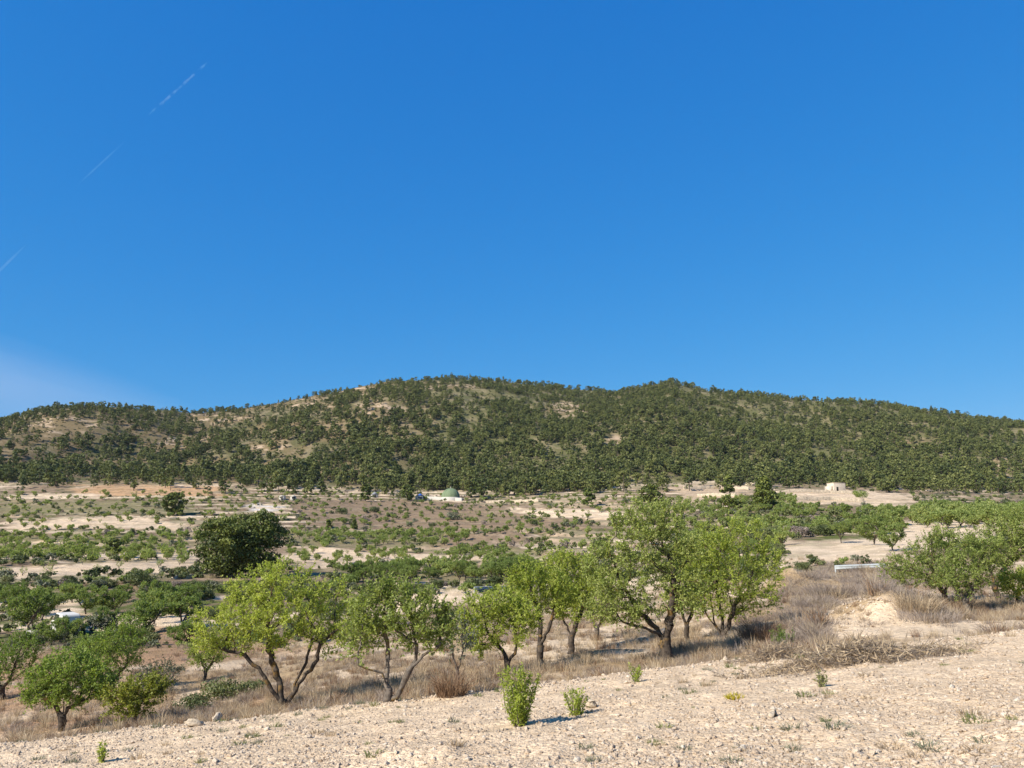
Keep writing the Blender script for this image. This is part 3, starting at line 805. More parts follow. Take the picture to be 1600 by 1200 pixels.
almond('multi-stemmed almond with low crown beside the dry gully and blue rail', (1478, 946),
       [[(1478, 946), (1476, 930), (1470, 915), (1445, 895)], [(1476, 930), (1490, 905), (1492, 885)], [(1476, 930), (1462, 905), (1460, 880)]],
       [(1440, 890, 55, 34), (1490, 872, 48, 40), (1402, 890, 28, 22), (1475, 845, 40, 18)], 20, 0.10, 9500, mat=M_LEAF_DULL, group=NEAR)
almond('almond with pale gnarled trunk standing among orange dry grass', (1513, 962),
       [[(1513, 962), (1511, 940), (1500, 915)], [(1511, 940), (1530, 912), (1538, 895)]], [(1520, 895, 42, 34), (1540, 870, 34, 30), (1500, 905, 30, 20)], 21, 0.10, 6500, mat=M_LEAF_DULL, barkm=M_BARK_GREY, group=NEAR)
almond('dark-limbed almond reaching out of the frame above the sandy terrace', (1562, 941),
       [[(1562, 941), (1556, 915), (1572, 888), (1604, 866)], [(1556, 915), (1550, 890), (1555, 865)]], [(1575, 852, 38, 36), (1605, 832, 36, 36), (1545, 850, 28, 30)], 22, 0.11, 8000, mat=M_LEAF_DULL, group=NEAR)
almond('low bright green almond sucker hugging the bank under the dark limb', (1592, 948),
       [[(1592, 948), (1590, 930), (1588, 915)], [(1590, 930), (1600, 915)]], [(1588, 914, 24, 18), (1608, 912, 20, 20)], 23, 0.04, 3500, group=NEAR, name='almond_sucker', cat='bush')
almond('round low almond alone on reddish soil, its trunk forking knee-high', (98, 1142),
       [[(98, 1142), (96, 1122), (86, 1104), (70, 1092)], [(96, 1122), (104, 1108), (132, 1094)], [(96, 1122), (95, 1100)]],
       [(95, 1070, 58, 34), (60, 1082, 30, 24), (138, 1072, 30, 32), (92, 1042, 38, 18)], 24, 0.10, 9500, mat=M_LEAF_DEEP, group=NEAR)
almond('deep green almond cut by the edge of the picture, on reddish soil', (4, 1094),
       [[(4, 1094), (2, 1078), (18, 1060)], [(2, 1078), (-14, 1058)]], [(12, 1035, 40, 38), (-25, 1040, 40, 40), (35, 1010, 22, 22)], 25, 0.10, 7000, mat=M_LEAF_DEEP, group=NEAR)
almond('crooked dark green almond rising behind the round low one', (172, 1082),
       [[(172, 1082), (177, 1062), (166, 1048), (150, 1040)], [(177, 1062), (196, 1040)]], [(160, 1022, 46, 34), (196, 1020, 24, 30), (185, 990, 28, 22)], 26, 0.085, 7500, mat=M_LEAF_DEEP, group=NEAR)
almond('yellow-green young almond with loose low crown near the field edge', (212, 1131),
       [[(212, 1131), (211, 1115), (200, 1100)], [(211, 1115), (222, 1098), (232, 1085)]], [(208, 1092, 40, 26), (236, 1080, 24, 18), (188, 1105, 24, 18)], 27, 0.045, 4200, mat=M_LEAF_YEL, group=NEAR)
almond('little grey-leaved almond behind the big spreading one', (320, 1063),
       [[(320, 1063), (319, 1050), (310, 1036)], [(319, 1050), (330, 1034)]], [(318, 1026, 30, 22), (335, 1015, 20, 16)], 28, 0.07, 3500, mat=M_LEAF_DULL, group=NEAR)
almond('half-dead grey almond with drooping twiggy crown over a shaded bank', (248, 1085),
       [[(248, 1085), (250, 1072), (236, 1058)], [(250, 1072), (268, 1058)]], [(250, 1058, 36, 18)], 29, 0.06, 1800, mat=M_GREY, barkm=M_BARK_GREY, group=NEAR, bare=0.2)
almond('nearly leafless grey almond beside the rust-brown dead bush', (716, 1078),
       [[(716, 1078), (714, 1050), (708, 1020)], [(714, 1050), (724, 1018)]], [(715, 1000, 24, 36)], 30, 0.04, 900, mat=M_GREY, barkm=M_BARK_GREY, group=NEAR, bare=0.3)

# saplings and bushes on the field
def stemmy(label, base, h_px, w_px, seed, mat, n_stem=14, leaves=2200, cat='sapling', name='almond_sapling', leaf=(0.06, 0.36)):
    r = np.random.default_rng(seed); pt = hit(*base); k = pt[1] / FPX
    H, Wd = h_px * k, w_px * k
    root = empty(name, pt)
    a = r.random(n_stem) * 6.283; top = np.stack([np.cos(a) * Wd * 0.45 * r.random(n_stem), np.sin(a) * Wd * 0.4 * r.random(n_stem), H * r.uniform(0.55, 1.0, n_stem)], 1)
    b0 = np.stack([np.cos(a) * Wd * 0.10, np.sin(a) * Wd * 0.10, np.full(n_stem, -0.03)], 1)
    mid = (b0 + top) / 2 + r.normal(0, Wd * 0.06, (n_stem, 3))
    d1, d2 = norm(mid - b0), norm(top - mid)
    v1, f1 = tubes(b0, mid, np.full(n_stem, 0.009), np.full(n_stem, 0.006), d1, d1, 4); v2, f2 = tubes(mid, top, np.full(n_stem, 0.006), np.full(n_stem, 0.002), d2, d2, 4)
    link('stem', mesh_np(name + '_stem', np.concatenate([v1, v2]), [np.concatenate([f1, f2 + len(v1)])], [M_BARK_GREY], smooth_sh=True), root)
    u = 0.12 + 0.88 * r.random((n_stem, leaves // n_stem)); u = u[:, :, None]
    P = np.where(u < 0.5, b0[:, None] + (mid - b0)[:, None] * u * 2, mid[:, None] + (top - mid)[:, None] * (u * 2 - 1))
    P = P.reshape(-1, 3) + r.normal(0, 0.022, (P.shape[0] * P.shape[1], 3))
    ax = norm(norm(r.normal(0, 1, P.shape)) + np.array([0, 0, 0.5]))
    L = leaf[0] * r.uniform(0.7, 1.3, len(P))
    lv, lf = leaf_quads(P, ax, L, L * leaf[1], r)
    link('foliage', mesh_np(name + '_foliage', lv, [lf], [mat], tint=np.clip(r.normal(0.45, 0.2, len(lf)), 0, 1)), root)
    tag(root, label, cat); return root
stemmy('upright bright green sapling bush standing alone on pale stony ground', (812, 1134), 86, 66, 41, M_LEAF, 18, 2600)
stemmy('low thin green sapling with spreading shoots beside a pale stone', (900, 1118), 40, 52, 42, M_LEAF, 12, 700)
stemmy('small dark green bush against rusty dry scrub by the row end', (1222, 1012), 34, 40, 43, M_LEAF_DEEP, 14, 1200, 'bush', 'green_bush')
stemmy('short green shoots sprouting at the foot of the tallest almond', (993, 1066), 26, 26, 44, M_LEAF, 8, 350)
stemmy('tiny upright weed-like sapling on the stony slope at the frame corner', (162, 1190), 32, 22, 45, M_LEAF, 7, 260)
stemmy('single thin sprig with few leaves in front of the dry brush heap', (1282, 1074), 30, 18, 46, M_WEED, 6, 160)

# ------------------------------------------------------------------ dry scrub, brush heap, dead bush
def heap(label, base, w, h, d, seed, n=420):
    r = np.random.default_rng(seed); pt = hit(*base); root = empty('brush_heap', pt)
    P = np.stack([r.normal(0, w * 0.30, n), r.normal(0, d * 0.3, n), np.zeros(n)], 1)
    P[:, 2] = h * np.exp(-(P[:, 0] / (w * 0.42)) ** 2 - (P[:, 1] / (d * 0.5)) ** 2) * r.random(n)
    gz = ground(P[:, 0] + pt[0], P[:, 1] + pt[1]) - pt[2]; P[:, 2] += gz
    D = norm(np.stack([r.normal(0, 1, n), r.normal(0, 0.6, n), r.normal(0.1, 0.28, n)], 1)); L = r.uniform(0.3, 1.0, n)
    v, f = tubes(P - D * L[:, None] / 2, P + D * L[:, None] / 2, np.full(n, 0.007), np.full(n, 0.003), D, D, 3)
    tag(link('branches', mesh_np('brush_branches', v, [f], [M_TWIG]), root), kind='stuff')
    m = n * 7; k = r.integers(0, n, m)
    pos = P[k] + r.normal(0, 0.12, (m, 3)) * np.array([1, 1, 0.5])
    lv, lf = leaf_quads(pos, r.normal(0, 1, (m, 3)), r.uniform(0.08, 0.28, m), r.uniform(0.008, 0.03, m), r)
    link('dry_leaves', mesh_np('brush_leaves', lv, [lf], [M_DRY], tint=np.clip(r.normal(0.4, 0.25, m), 0, 1)), root)
    tag(root, label, 'brush heap')
heap('long low heap of dead brown branches on the edge of the stony field', (1342, 1034), 3.6, 0.42, 1.2, 51, 520)
heap('loose grey twigs piled at the near end of the brush heap', (1215, 1030), 1.5, 0.3, 0.9, 52, 160)

r = np.random.default_rng(60)
def single_shrub(label, base, w, h, mat, seed, n=34, per=60, q=0.09, name='dry_bush', cat='bush'):
    rr = np.random.default_rng(seed); pt = hit(*base); o = link(name, shrub_mesh(name, rr, w, h, n, per, q, mat), loc=pt); tag(o, label, cat); return o
def twig_bush(label, base, w, h, mat, seed, n=900, name='dry_bush', cat='bush', lean=1.5, wd=0.006):
    rr = np.random.default_rng(seed); pt = hit(*base); o = link(name, tuft_mesh(name, rr, n, h, w * 0.42, wd, mat, lean), loc=pt); tag(o, label, cat); return o
twig_bush('rust-brown dead bush between the leaning almond and the sapling', (705, 1088), 0.8, 0.75, M_RUST, 61, 420)
twig_bush('tawny grass clump under the leaning almond', (655, 1085), 0.9, 0.6, M_DRY, 62, 500)
twig_bush('rusty brown bush where the broad almond meets the dry gully', (1190, 1000), 1.6, 0.9, M_RUST, 63, 800)
twig_bush('pinkish grey dead bush in the gully above the spoil heap', (1300, 932), 3.2, 1.0, M_DRYGREY, 64, 1300)
twig_bush('pale straw bush right beside the spoil heap', (1434, 955), 1.5, 0.75, M_DRY, 65, 700)
twig_bush('orange dry grass clump under the gnarled almond', (1490, 958), 1.6, 0.8, M_RUST, 66, 700)
twig_bush('grey tangled bush below the low-crowned almond', (1452, 968), 2.2, 0.45, M_DRYGREY, 67, 800)
single_shrub('dark olive bush on the shaded bank left of the mossy almond', (352, 1090), 1.9, 0.7, M_SHRUB, 68, 26, 70, 0.09, 'olive_bush')
single_shrub('dull green bush beside the dark olive one on the bank', (392, 1085), 1.1, 0.6, M_SHRUB, 69, 18, 60, 0.08, 'olive_bush')
single_shrub('dark low cushion bush at the foot of the reddish plot', (300, 1108), 1.7, 0.45, M_SHRUB, 70, 22, 60, 0.08, 'olive_bush')
for k, (bx, by) in enumerate([(1148, 1090)]):
    twig_bush('low yellow-flowering plant on the pale stony field', (bx, by), 0.34, 0.10, M_YELLOW, 71, 170, 'yellow_plant', 'plant', 1.6)

# dry grass over the rough strip: nobody could count it
tufts = [source('tuft', tuft_mesh('tuft', r, 60, 0.5, 0.24, 0.006, M_DRY, 1.2)) for _ in range(3)] + \
        [source('tuft', tuft_mesh('tuft', r, 80, 0.42, 0.34, 0.005, M_DRYGREY, 1.8)) for _ in range(2)] + \
        [source('tuft', tuft_mesh('tuft', r, 45, 0.45, 0.2, 0.008, M_RUST, 0.9))]
n = 42000
Yt = np.exp(r.uniform(math.log(21), math.log(75), n)); Xt = Yt * r.uniform(-0.72, 0.72, n)
Zt = ground(Xt, Yt); px, py = project(Xt, Yt, Zt)
nf = fbm(Xt / 3.2, Yt / 3.2, 201, 3)
prob = 0.75 * smooth(0.42, 0.60, nf) * smooth(20.8, 25.5, Yt + 5.0 * (fbm(Xt / 2.5, Yt / 2.5, 111, 4) - 0.5) + 9.0 * (fbm(Xt / 5.0, Yt / 5.0, 113, 3) - 0.5))
gully = np.exp(-((px - 1320) / 150) ** 2) * smooth(24, 28, Yt) * (1 - smooth(60, 72, Yt)) * (np.hypot((px - 1365) / 85, (py - 972) / 42) > 1)
redplot = (px < 360) * (Yt > 26.5) * (Yt < 60)
bare = (px > 1130) * (Yt < 27.5)
prob = np.where(redplot, prob * 0.25, prob); prob = np.where(bare, prob * 0.45, np.maximum(prob, 0.22 * smooth(21, 24, Yt) * (Yt < 45)))
prob = np.maximum(prob * 0.8, gully * (0.35 + 0.65 * smooth(0.4, 0.55, nf)))
prob = prob * (0.25 + 0.75 * (np.hypot((px - 1365) / 80, (py - 975) / 45) > 1))
keep = r.random(n) < prob
p = np.stack([Xt, Yt, Zt], 1)[keep]; m = len(p)
kind = np.where(r.random(m) < 0.5, r.integers(0, 3, m), np.where(r.random(m) < 0.65, r.integers(3, 5, m), 5))
kind = np.where((gully[keep] > 0.4) & (r.random(m) < 0.6), r.integers(3, 5, m), kind)
sc = (0.25 + 0.75 * r.random(m) ** 1.6) * (1 + 0.55 * gully[keep])
scatter('dry_grass', p, rz_rot(m, r, 0.1), np.stack([sc, sc, sc * r.uniform(0.7, 1.2, m)], 1), kind, tufts)

# weeds on the stony field
weed_me = [tuft_mesh('weed', r, 60, 0.20, 0.14, 0.006, mt, ln) for mt, ln in ((M_WEED, 1.2), (M_WEED, 1.8), (M_GREY, 2.0), (M_DRY, 1.2))]
n = 1500
Yt = r.uniform(7.5, 22.5, n); Xt = Yt * r.uniform(-0.68, 0.68, n); Zt = ground(Xt, Yt); px, py = project(Xt, Yt, Zt)
ok = np.nonzero((px > 0) & (px < 1600) & (py > 960) & (py < 1198) & (r.random(n) < 0.35 * smooth(0.40, 0.6, fbm(Xt / 3.0, Yt / 3.0, 211, 3)) + 0.06))[0]
WL = ['green weed tuft', 'flat green weed', 'flat grey-green weed', 'dry straw weed tuft']
for i in r.permutation(ok)[:150]:
    k = int(r.choice(4, p=[0.16, 0.20, 0.36, 0.28]))
    o = link('weed', weed_me[k], loc=(Xt[i], Yt[i], Zt[i])); s = r.uniform(0.3, 0.95); o.scale = (s, s, s * r.uniform(0.45, 0.9)); o.rotation_euler = (0, 0, r.random() * 6.28)
    tag(o, label_of(('tiny ' if s < 0.5 else 'small ' if s < 0.75 else 'largish ') + WL[k], whereabouts(px[i], py[i], 'near')), 'weed', ['green weed tufts', 'flat green weeds', 'flat grey weeds', 'straw weeds'][k])

# stones
stone_me = [stone_mesh('stone', r, M_STONE) for _ in range(8)]
srcs = [source('stone', m_) for m_ in stone_me]
n = 120000
Yt = np.exp(r.uniform(math.log(6.0), math.log(25), n)); Xt = Yt * r.uniform(-0.72, 0.72, n); Zt = ground(Xt, Yt)
px, py = project(Xt, Yt, Zt)
d_ = 0.38 + 0.62 * smooth(0.38, 0.66, fbm(Xt / 1.4, Yt / 2.4, 221, 4))
edge = np.exp(-((Yt - 20.8) / 1.3) ** 2)
keep = (py > 930) & (py < 1235) & (r.random(n) < np.clip(d_ + edge * 0.6, 0, 1) * (1 - smooth(22, 25, Yt)))
p = np.stack([Xt, Yt, Zt], 1)[keep]; m = len(p)
sc = 0.006 + 0.014 * r.random(m) ** 1.4 + 0.05 * r.random(m) ** 8 + edge[keep] * 0.03 * r.random(m) ** 3
p[:, 2] += sc * 0.15
scatter('gravel', p, rz_rot(m, r, 0.3), np.stack([sc] * 3, 1), r.integers(0, 8, m), srcs)
mh = MOUNDS[0]; n = 2600
Xt = mh[0] + r.normal(0, 1.6, n) - 0.6; Yt = mh[1] + r.normal(0, 1.7, n); Zt = ground(Xt, Yt); sc = 0.02 + 0.03 * r.random(n) + 0.07 * r.random(n) ** 5
scatter('rubble', np.stack([Xt, Yt, Zt], 1), rz_rot(n, r, 0.4), np.stack([sc] * 3, 1), r.integers(0, 8, n), srcs)

n = 4000
Yt = np.exp(r.uniform(math.log(8.4), math.log(22), n)); Xt = Yt * r.uniform(-0.7, 0.7, n); Zt = ground(Xt, Yt); px, py = project(Xt, Yt, Zt)
ok = np.nonzero((px > 4) & (px < 1596) & (py > 965) & (py < 1196) & (r.random(n) < 0.05 + 0.6 * np.exp(-((Yt - 20.5) / 1.2) ** 2)))[0]
for i in r.permutation(ok)[:230]:
    o = link('stone', stone_me[int(r.integers(0, 8))], loc=(Xt[i], Yt[i], Zt[i] + 0.015)); s = (0.035 + 0.06 * r.random() ** 2) * (1 + 0.8 * r.random() ** 6); o.scale = (s, s, s); o.rotation_euler = (r.normal(0, .3), r.normal(0, .3), r.random() * 6.28)
    tag(o, ('walnut-sized' if s < 0.06 else 'fist-sized' if s < 0.085 else 'large') + ' pale limestone ' + whereabouts(px[i], py[i], 'near'), 'stone', 'loose stones on the stony field')
for lab, bx, by, s in (('big pale stone next to the low thin sapling', 925, 1106, 0.16), ('flat white stone near the yellow-flowering plant', 1208, 1120, 0.12), ('rounded boulder half buried in grass under the leaning almond', 655, 1072, 0.22),
                       ('angular grey rock at the corner of the field edge below the mossy almond', 340, 1128, 0.26), ('grey rock slab lying along the field edge near the yellow-green almond', 300, 1136, 0.24)):
    pt = hit(bx, by); o = link('rock', stone_mesh('rock', r, M_ROCK, 0.11), loc=pt + np.array([0, 0, s * 0.3])); o.scale = (s * 1.2, s, s); o.rotation_euler = (0.1, 0.2, r.random() * 6); tag(o, lab, 'stone')

# ------------------------------------------------------------------ almonds of the middle distance
def orchard_proto(seed, n_leaf, leaf, H=3.2, Wd=3.6, mat=None, lean=True):
    r_ = np.random.default_rng(seed)
    limbs = []; th = H * r_.uniform(0.12, 0.2); sx = r_.normal(0, 0.12)
    for i in range(int(r_.integers(2, 4))):
        a = r_.random() * 6.283
        limbs.append([(0, 0, -0.15), (sx, 0, th), (sx + math.cos(a) * Wd * 0.17, math.sin(a) * Wd * 0.17, H * 0.42), (sx + math.cos(a) * Wd * 0.25, math.sin(a) * Wd * 0.25, H * 0.58)])
    blobs = []
    for i in range(6):
        a = i * 1.047 + r_.random(); q = Wd * 0.24 * r_.uniform(0.6, 1.25)
        blobs.append((np.array([math.cos(a) * q, math.sin(a) * q, H * r_.uniform(0.42, 0.78)]), np.array([Wd * 0.25, Wd * 0.25, H * 0.21]) * r_.uniform(0.8, 1.2)))
    rt = leafy_tree('almond_tree', (0, 0, -500), limbs, blobs, r_, 130, 0.32, 0.10, n_leaf, leaf, mat or M_ORCH, M_BARK_GREY, shoot=(0.2, 0.5), per=6, up=0.7)
    return rt

def take(rt):
    d_ = {c.name.split('.')[0]: c.data for c in rt.children}
    for c in list(rt.children): bpy.data.objects.remove(c)
    bpy.data.objects.remove(rt); return d_['trunk'], d_['crown']
mid_set = [take(orchard_proto(300 + i, 6000, (0.15, 0.55), 3.4, 4.2, M_VALLEY)) for i in range(5)]
far_set = [take(orchard_proto(320 + i, 1500, (0.26, 0.6), 2.6, 3.5)) for i in range(7)]
thin_set = [take(orchard_proto(340 + i, 260, (0.22, 0.5), 2.3, 2.4)) for i in range(4)]

ZONES = [  # x0, x1, y0, y1 of the trees' feet, share, height factor, set, label, group
    (-40, 300, 932, 1012, 0.44, 0.95, 'mid', 'deep green almond in the thick orchard on the valley floor', 'valley floor almonds', 'deep green valley almond'),
    (-20, 300, 853, 876, 1.0, 0.88, 'far', 'green almond in the dense orchard rows above the lowest pale terrace', 'dense orchard above the lowest pale terrace', 'green orchard almond'),
    (-20, 330, 836, 851, 0.8, 0.82, 'far', 'green almond in the second dense strip of orchard', 'second strip of orchard', 'green almond of the second strip'),
    (-20, 312, 878, 902, 0.30, 0.85, 'thin', 'young thin almond on the lowest pale terrace', 'young almonds on the lowest pale terrace', 'thin young almond'),
    (440, 730, 832, 853, 0.95, 0.82, 'far', 'green almond in the orchard strip beyond the big dark pines', 'orchard beyond the big pines', 'green orchard almond'),
    (440, 650, 857, 893, 0.42, 0.8, 'thin', 'skinny bare-legged almond on the white terrace beside the big dark pines', 'skinny almonds on the white terrace', 'skinny bare-legged almond'),
    (552, 820, 893, 913, 0.85, 0.95, 'mid', 'full dark green almond in the row along the dry bank', 'almond row along the dry bank', 'full dark almond in a row'),
    (690, 830, 858, 884, 0.7, 0.9, 'far', 'green almond in the short row above the brown bank', 'short almond row above the brown bank', 'green almond'),
    (-20, 640, 770, 830, 0.24, 0.8, 'far', 'scattered almond on the upper pale terraces below the wood', 'scattered upper terrace almonds', 'scattered terrace almond'),
    (640, 1000, 772, 858, 0.28, 0.8, 'far', 'scattered almond on the brown slope below the green dome', 'almonds below the dome', 'scattered slope almond'),
    (1235, 1425, 832, 874, 0.24, 1.0, 'mid', 'almond with bare trunk on the sandy terrace above the dry gully', 'almonds on the sandy terrace', 'bare-trunked almond'),
    (1425, 1720, 800, 828, 1.0, 0.95, 'far', 'pale green almond in the close-set orchard at the far end of the sandy terrace', 'close-set orchard beyond the sandy terrace', 'pale close-set almond'),
    (1185, 1425, 795, 832, 0.36, 1.0, 'far', 'almond in the loose grove between the dark pine and the sandy terrace', 'loose almond grove by the dark pine', 'loosely spaced almond'),
    (1000, 1240, 780, 860, 0.4, 1.0, 'far', 'almond half hidden behind the crowns of the near row', 'almonds behind the near row', 'half hidden almond')]
gx, gy = np.meshgrid(np.arange(-330, 331, 3.8), np.arange(58, 425, 4.6))
Xg = gx.ravel() + (np.arange(gx.size) // gx.shape[1] % 2) * 1.9 + r.normal(0, 0.6, gx.size); Yg = gy.ravel() + r.normal(0, 0.6, gx.size)
Zg = ground(Xg, Yg); px, py = project(Xg, Yg, Zg)
orch = []
for i in np.nonzero((px > -40) & (px < 1650) & (py > 765) & (py < 1015))[0]:
    for z in ZONES:
        if z[0] <= px[i] <= z[1] and z[2] <= py[i] <= z[3]:
            if r.random() < z[4]: orch.append((1.0 / Yg[i] * z[5] * (1 if -10 < px[i] < 1610 else 0.01), i, z))
            break
orch.sort(key=lambda q: -q[0])
sets = {'mid': mid_set, 'far': far_set, 'thin': thin_set}
rest = []
for c, (w, i, z) in enumerate(orch):
    st = sets[z[6]]; k = int(r.integers(0, len(st))); s = z[5] * (0.95 if z[4] >= 0.75 and z[6] == 'far' else 0.80 if z[6] != 'mid' else 1.0) * r.uniform(0.68, 1.25)
    if z[6] == 'mid' and Yg[i] > 140: st = far_set
    if c < 290:
        rt = empty('almond_tree', (Xg[i], Yg[i], Zg[i] - 0.05), r.random() * 6.283); rt.scale = (s, s, s * r.uniform(0.85, 1.1))
        link('trunk', st[k % len(st)][0], rt); link('crown', st[k % len(st)][1], rt)
        q_ = s / z[5] / (0.95 if z[4] >= 0.75 and z[6] == 'far' else 0.80 if z[6] != 'mid' else 1.0)
        sw = 'small ' if q_ < 0.85 else 'large ' if q_ > 1.1 else 'medium '
        tag(rt, label_of(sw + z[9], whereabouts(px[i], py[i], 'mid' if py[i] > 905 or (px[i] > 1200 and py[i] > 850) else 'far')), 'almond tree', z[8])
    else: rest.append((Xg[i], Yg[i], Zg[i] - 0.05, s))
print('orchard trees', len(orch))
if rest:
    rest = np.array(rest); m = len(rest); ss = []
    for t_, c_ in far_set[:5] + thin_set[:2]:
        V = np.concatenate([np.array([v.co for v in t_.vertices]), np.array([v.co for v in c_.vertices])])
        q1 = np.array([p_.vertices[:] for p_ in t_.polygons]); q2 = np.array([p_.vertices[:] for p_ in c_.polygons]) + len(t_.vertices)
        tn = np.zeros(len(q2), np.float32); c_.attributes['tint'].data.foreach_get('value', tn)
        ss.append(source('orchard_tree', mesh_np('orchard_tree', V, [q1, q2], [M_BARK_GREY, M_ORCH], mi=[0, 1], tint=np.concatenate([np.zeros(len(q1)), tn]))))
    scatter('distant_orchard', rest[:, :3], rz_rot(m, r), np.stack([rest[:, 3]] * 3, 1), r.integers(0, len(ss), m), ss)

# ------------------------------------------------------------------ shrubs on the terraces
shr = [shrub_mesh('shrub', r, 2.0, 1.5, 12, 26, 0.30, mt) for mt in (M_SHRUB, M_SHRUB, M_SHRUB, M_GREY, M_ORCH, M_DRYGREY)]
shr_near = [shrub_mesh('shrub', r, 2.0, 1.4, 22, 110, 0.13, mt) for mt in (M_SHRUB, M_SHRUB, M_SHRUB, M_GREY, M_VALLEY, M_DRYGREY)]
SN = [('dark round shrub growing on a terrace bank', 'dark shrubs on the terrace banks'), ('grey-green shrub growing on a terrace bank', 'grey shrubs on the terrace banks'), ('fresh green shrub growing on a terrace bank', 'fresh green shrubs on the terrace banks'), ('brown withered shrub growing on a terrace bank', 'withered shrubs on the terrace banks')]
n = 22000
Yt = np.exp(r.uniform(math.log(60), math.log(450), n)); Xt = Yt * r.uniform(-0.7, 0.7, n)
Zt, ri = ground(Xt, Yt, True); px, py = project(Xt, Yt, Zt)
pale = np.zeros(n)
for xs, t, b, c in BANDS: 
    if c[0] > 0.3: pale = np.maximum(pale, band_mask(xs, t, b, px, py))
pr = (0.26 + 0.55 * ri + 0.16 * (Yt < 115) * smooth(55, 70, Yt) + 0.3 * smooth(390, 440, Yt)) * (1 - pale) * smooth(0.35, 0.55, fbm(Xt / 12, Yt / 12, 231, 3)) * np.where((px < 310) & (py > 838) & (py < 874) | (px > 1240) & (px < 1430) & (py > 840) & (py < 900), 0.3, 1.0)
ok = np.nonzero((px > -20) & (px < 1620) & (r.random(n) < pr))[0]
size = r.uniform(0.25, 1.0, n) ** 1.7 * 1.3
size = size * (0.55 + 0.45 * smooth(70, 110, Yt))
order = ok[np.argsort(-(size[ok] / Yt[ok]))]
rest = []
for c, i in enumerate(order):
    k = int(r.choice(6, p=[0.24, 0.24, 0.17, 0.15, 0.14, 0.06]))
    if c < 290:
        o = link('shrub', (shr_near if Yt[i] < 125 else shr)[k], loc=(Xt[i], Yt[i], Zt[i])); s = size[i]; o.scale = (s, s, s * r.uniform(0.7, 1.1)); o.rotation_euler = (0, 0, r.random() * 6.28)
        a, g = SN[max(0, k - 2)]; sw = 'tiny ' if s < 0.4 else 'low ' if s < 0.65 else 'big '
        tag(o, label_of(sw + a.replace(' growing on a terrace bank', ''), whereabouts(px[i], py[i], 'mid' if py[i] > 905 or (px[i] > 1200 and py[i] > 860) else 'far')), 'shrub', g)
    else: rest.append((Xt[i], Yt[i], Zt[i], size[i], k))
if rest:
    q = np.array(rest); scatter('scrub', q[:, :3], rz_rot(len(q), r), np.stack([q[:, 3]] * 3, 1), q[:, 4].astype(int), [source('scrub_bush', m_) for m_ in shr])
print('shrubs', len(order))

# ------------------------------------------------------------------ pines: the landmarks
def pine(label, base, h_px, w_px, seed, shape='round', n=120, per=60, low=0.12, Y=None, group=None, q=None, lean=0.0, mat=None):
    rr = np.random.default_rng(seed); pt = hit(*base) if Y is None else at(base[0], Y)
    d = pt[1]; k = d / FPX; H, Wd = h_px * k, w_px * k
    cl = pine_clumps(rr, H, Wd, n, lean, low, shape)
    root = empty('pine_tree', pt)
    V, F, t = clump_crown(rr, cl, per, q or max(0.36, d * 0.0028))
    link('crown', mesh_np('pine_crown', V, [F], [mat or M_PINE_NEAR], tint=t), root)
    v, f = trunk_simple(rr, H, H * 0.025, cl, 26, 6); link('trunk', mesh_np('pine_trunk', v, [f], [M_PBARK], smooth_sh=True), root)
    tag(root, label, 'pine tree', group); return root
pine('wide dark pine with ragged crown beside the white terrace, the left half of a pair', (352, 902), 92, 100, 81, n=170, per=90, low=0.04)
pine('taller rounder dark pine joined to its ragged neighbour beside the white terrace', (400, 898), 96, 84, 82, n=160, per=90, low=0.04)
pine('lone dark pine on the upper terraces, above the big pair', (271, 806), 36, 36, 83, n=60, per=40, low=0.05)
pine('broad conical dark pine near the stone hut', (1196, 797), 52, 48, 84, 'cone', n=90, per=50, low=0.03)
pine('slim dark green pine behind the broad conical one', (1140, 772), 30, 26, 85, 'cone', n=40, per=36, low=0.05)
pine('roundish dark pine by the bank below the rocky terraces', (1140, 800), 24, 34, 86, n=36, per=36, low=0.02)
pine('lone pine at the foot of the wood beside the pointed roof', (571, 783), 26, 22, 87, n=30, per=34, low=0.1)
pine('small conical pine on brown fallow land, twin of another', (553, 828), 17, 14, 88, 'cone', n=22, per=30, low=0.02)
pine('small conical pine on brown fallow land above the orchard strip', (512, 826), 13, 14, 89, 'cone', n=20, per=30, low=0.02)
pine('pine standing over the pale wall just beside the green dome', (636, 783), 24, 24, 90, n=32, per=34, low=0.1)
pine('dark pine close behind the dark parked car', (748, 776), 26, 24, 91, n=32, per=34, low=0.1)
pine('shapely dark pine on the pale terrace amid almonds', (176, 872), 30, 22, 92, n=40, per=36, low=0.05)
pine('dark pine at the sandy edge below the wood, under the open hillside', (918, 790), 26, 26, 93, n=32, per=34, low=0.1)
pine('olive-green pine on the pale rocky slope behind the tallest almond', (1017, 790), 32, 40, 94, n=44, per=36, low=0.05)
single_shrub('wide dark evergreen bush spilling over the lowest terrace edge', (222, 914), 5.0, 2.2, M_SHRUB, 95, 40, 60, 0.25, 'evergreen_bush')
single_shrub('black-green bush in the brown fallow field', (534, 803), 5.5, 2.6, M_SHRUB, 96, 30, 40, 0.4, 'evergreen_bush')
single_shrub('smaller dark bush in the fallow field, near the black-green one', (585, 800), 5.0, 2.2, M_SHRUB, 97, 30, 40, 0.4, 'evergreen_bush')
single_shrub('grey round bush on the slope under the green dome', (707, 812), 6.0, 2.8, M_GREY, 98, 30, 40, 0.4, 'grey_bush')
single_shrub('bright green round bush next to the stone hut', (1345, 778), 5.5, 3.2, M_ORCH, 99, 30, 40, 0.4, 'green_bush')
single_shrub('grey olive bush beside the white posts in the valley', (158, 988), 3.0, 2.0, M_GREY, 100, 30, 60, 0.16, 'grey_bush')
single_shrub('round green bush at the foot of the track', (52, 962), 3.0, 2.6, M_LEAF_DEEP, 101, 30, 60, 0.16, 'green_bush')

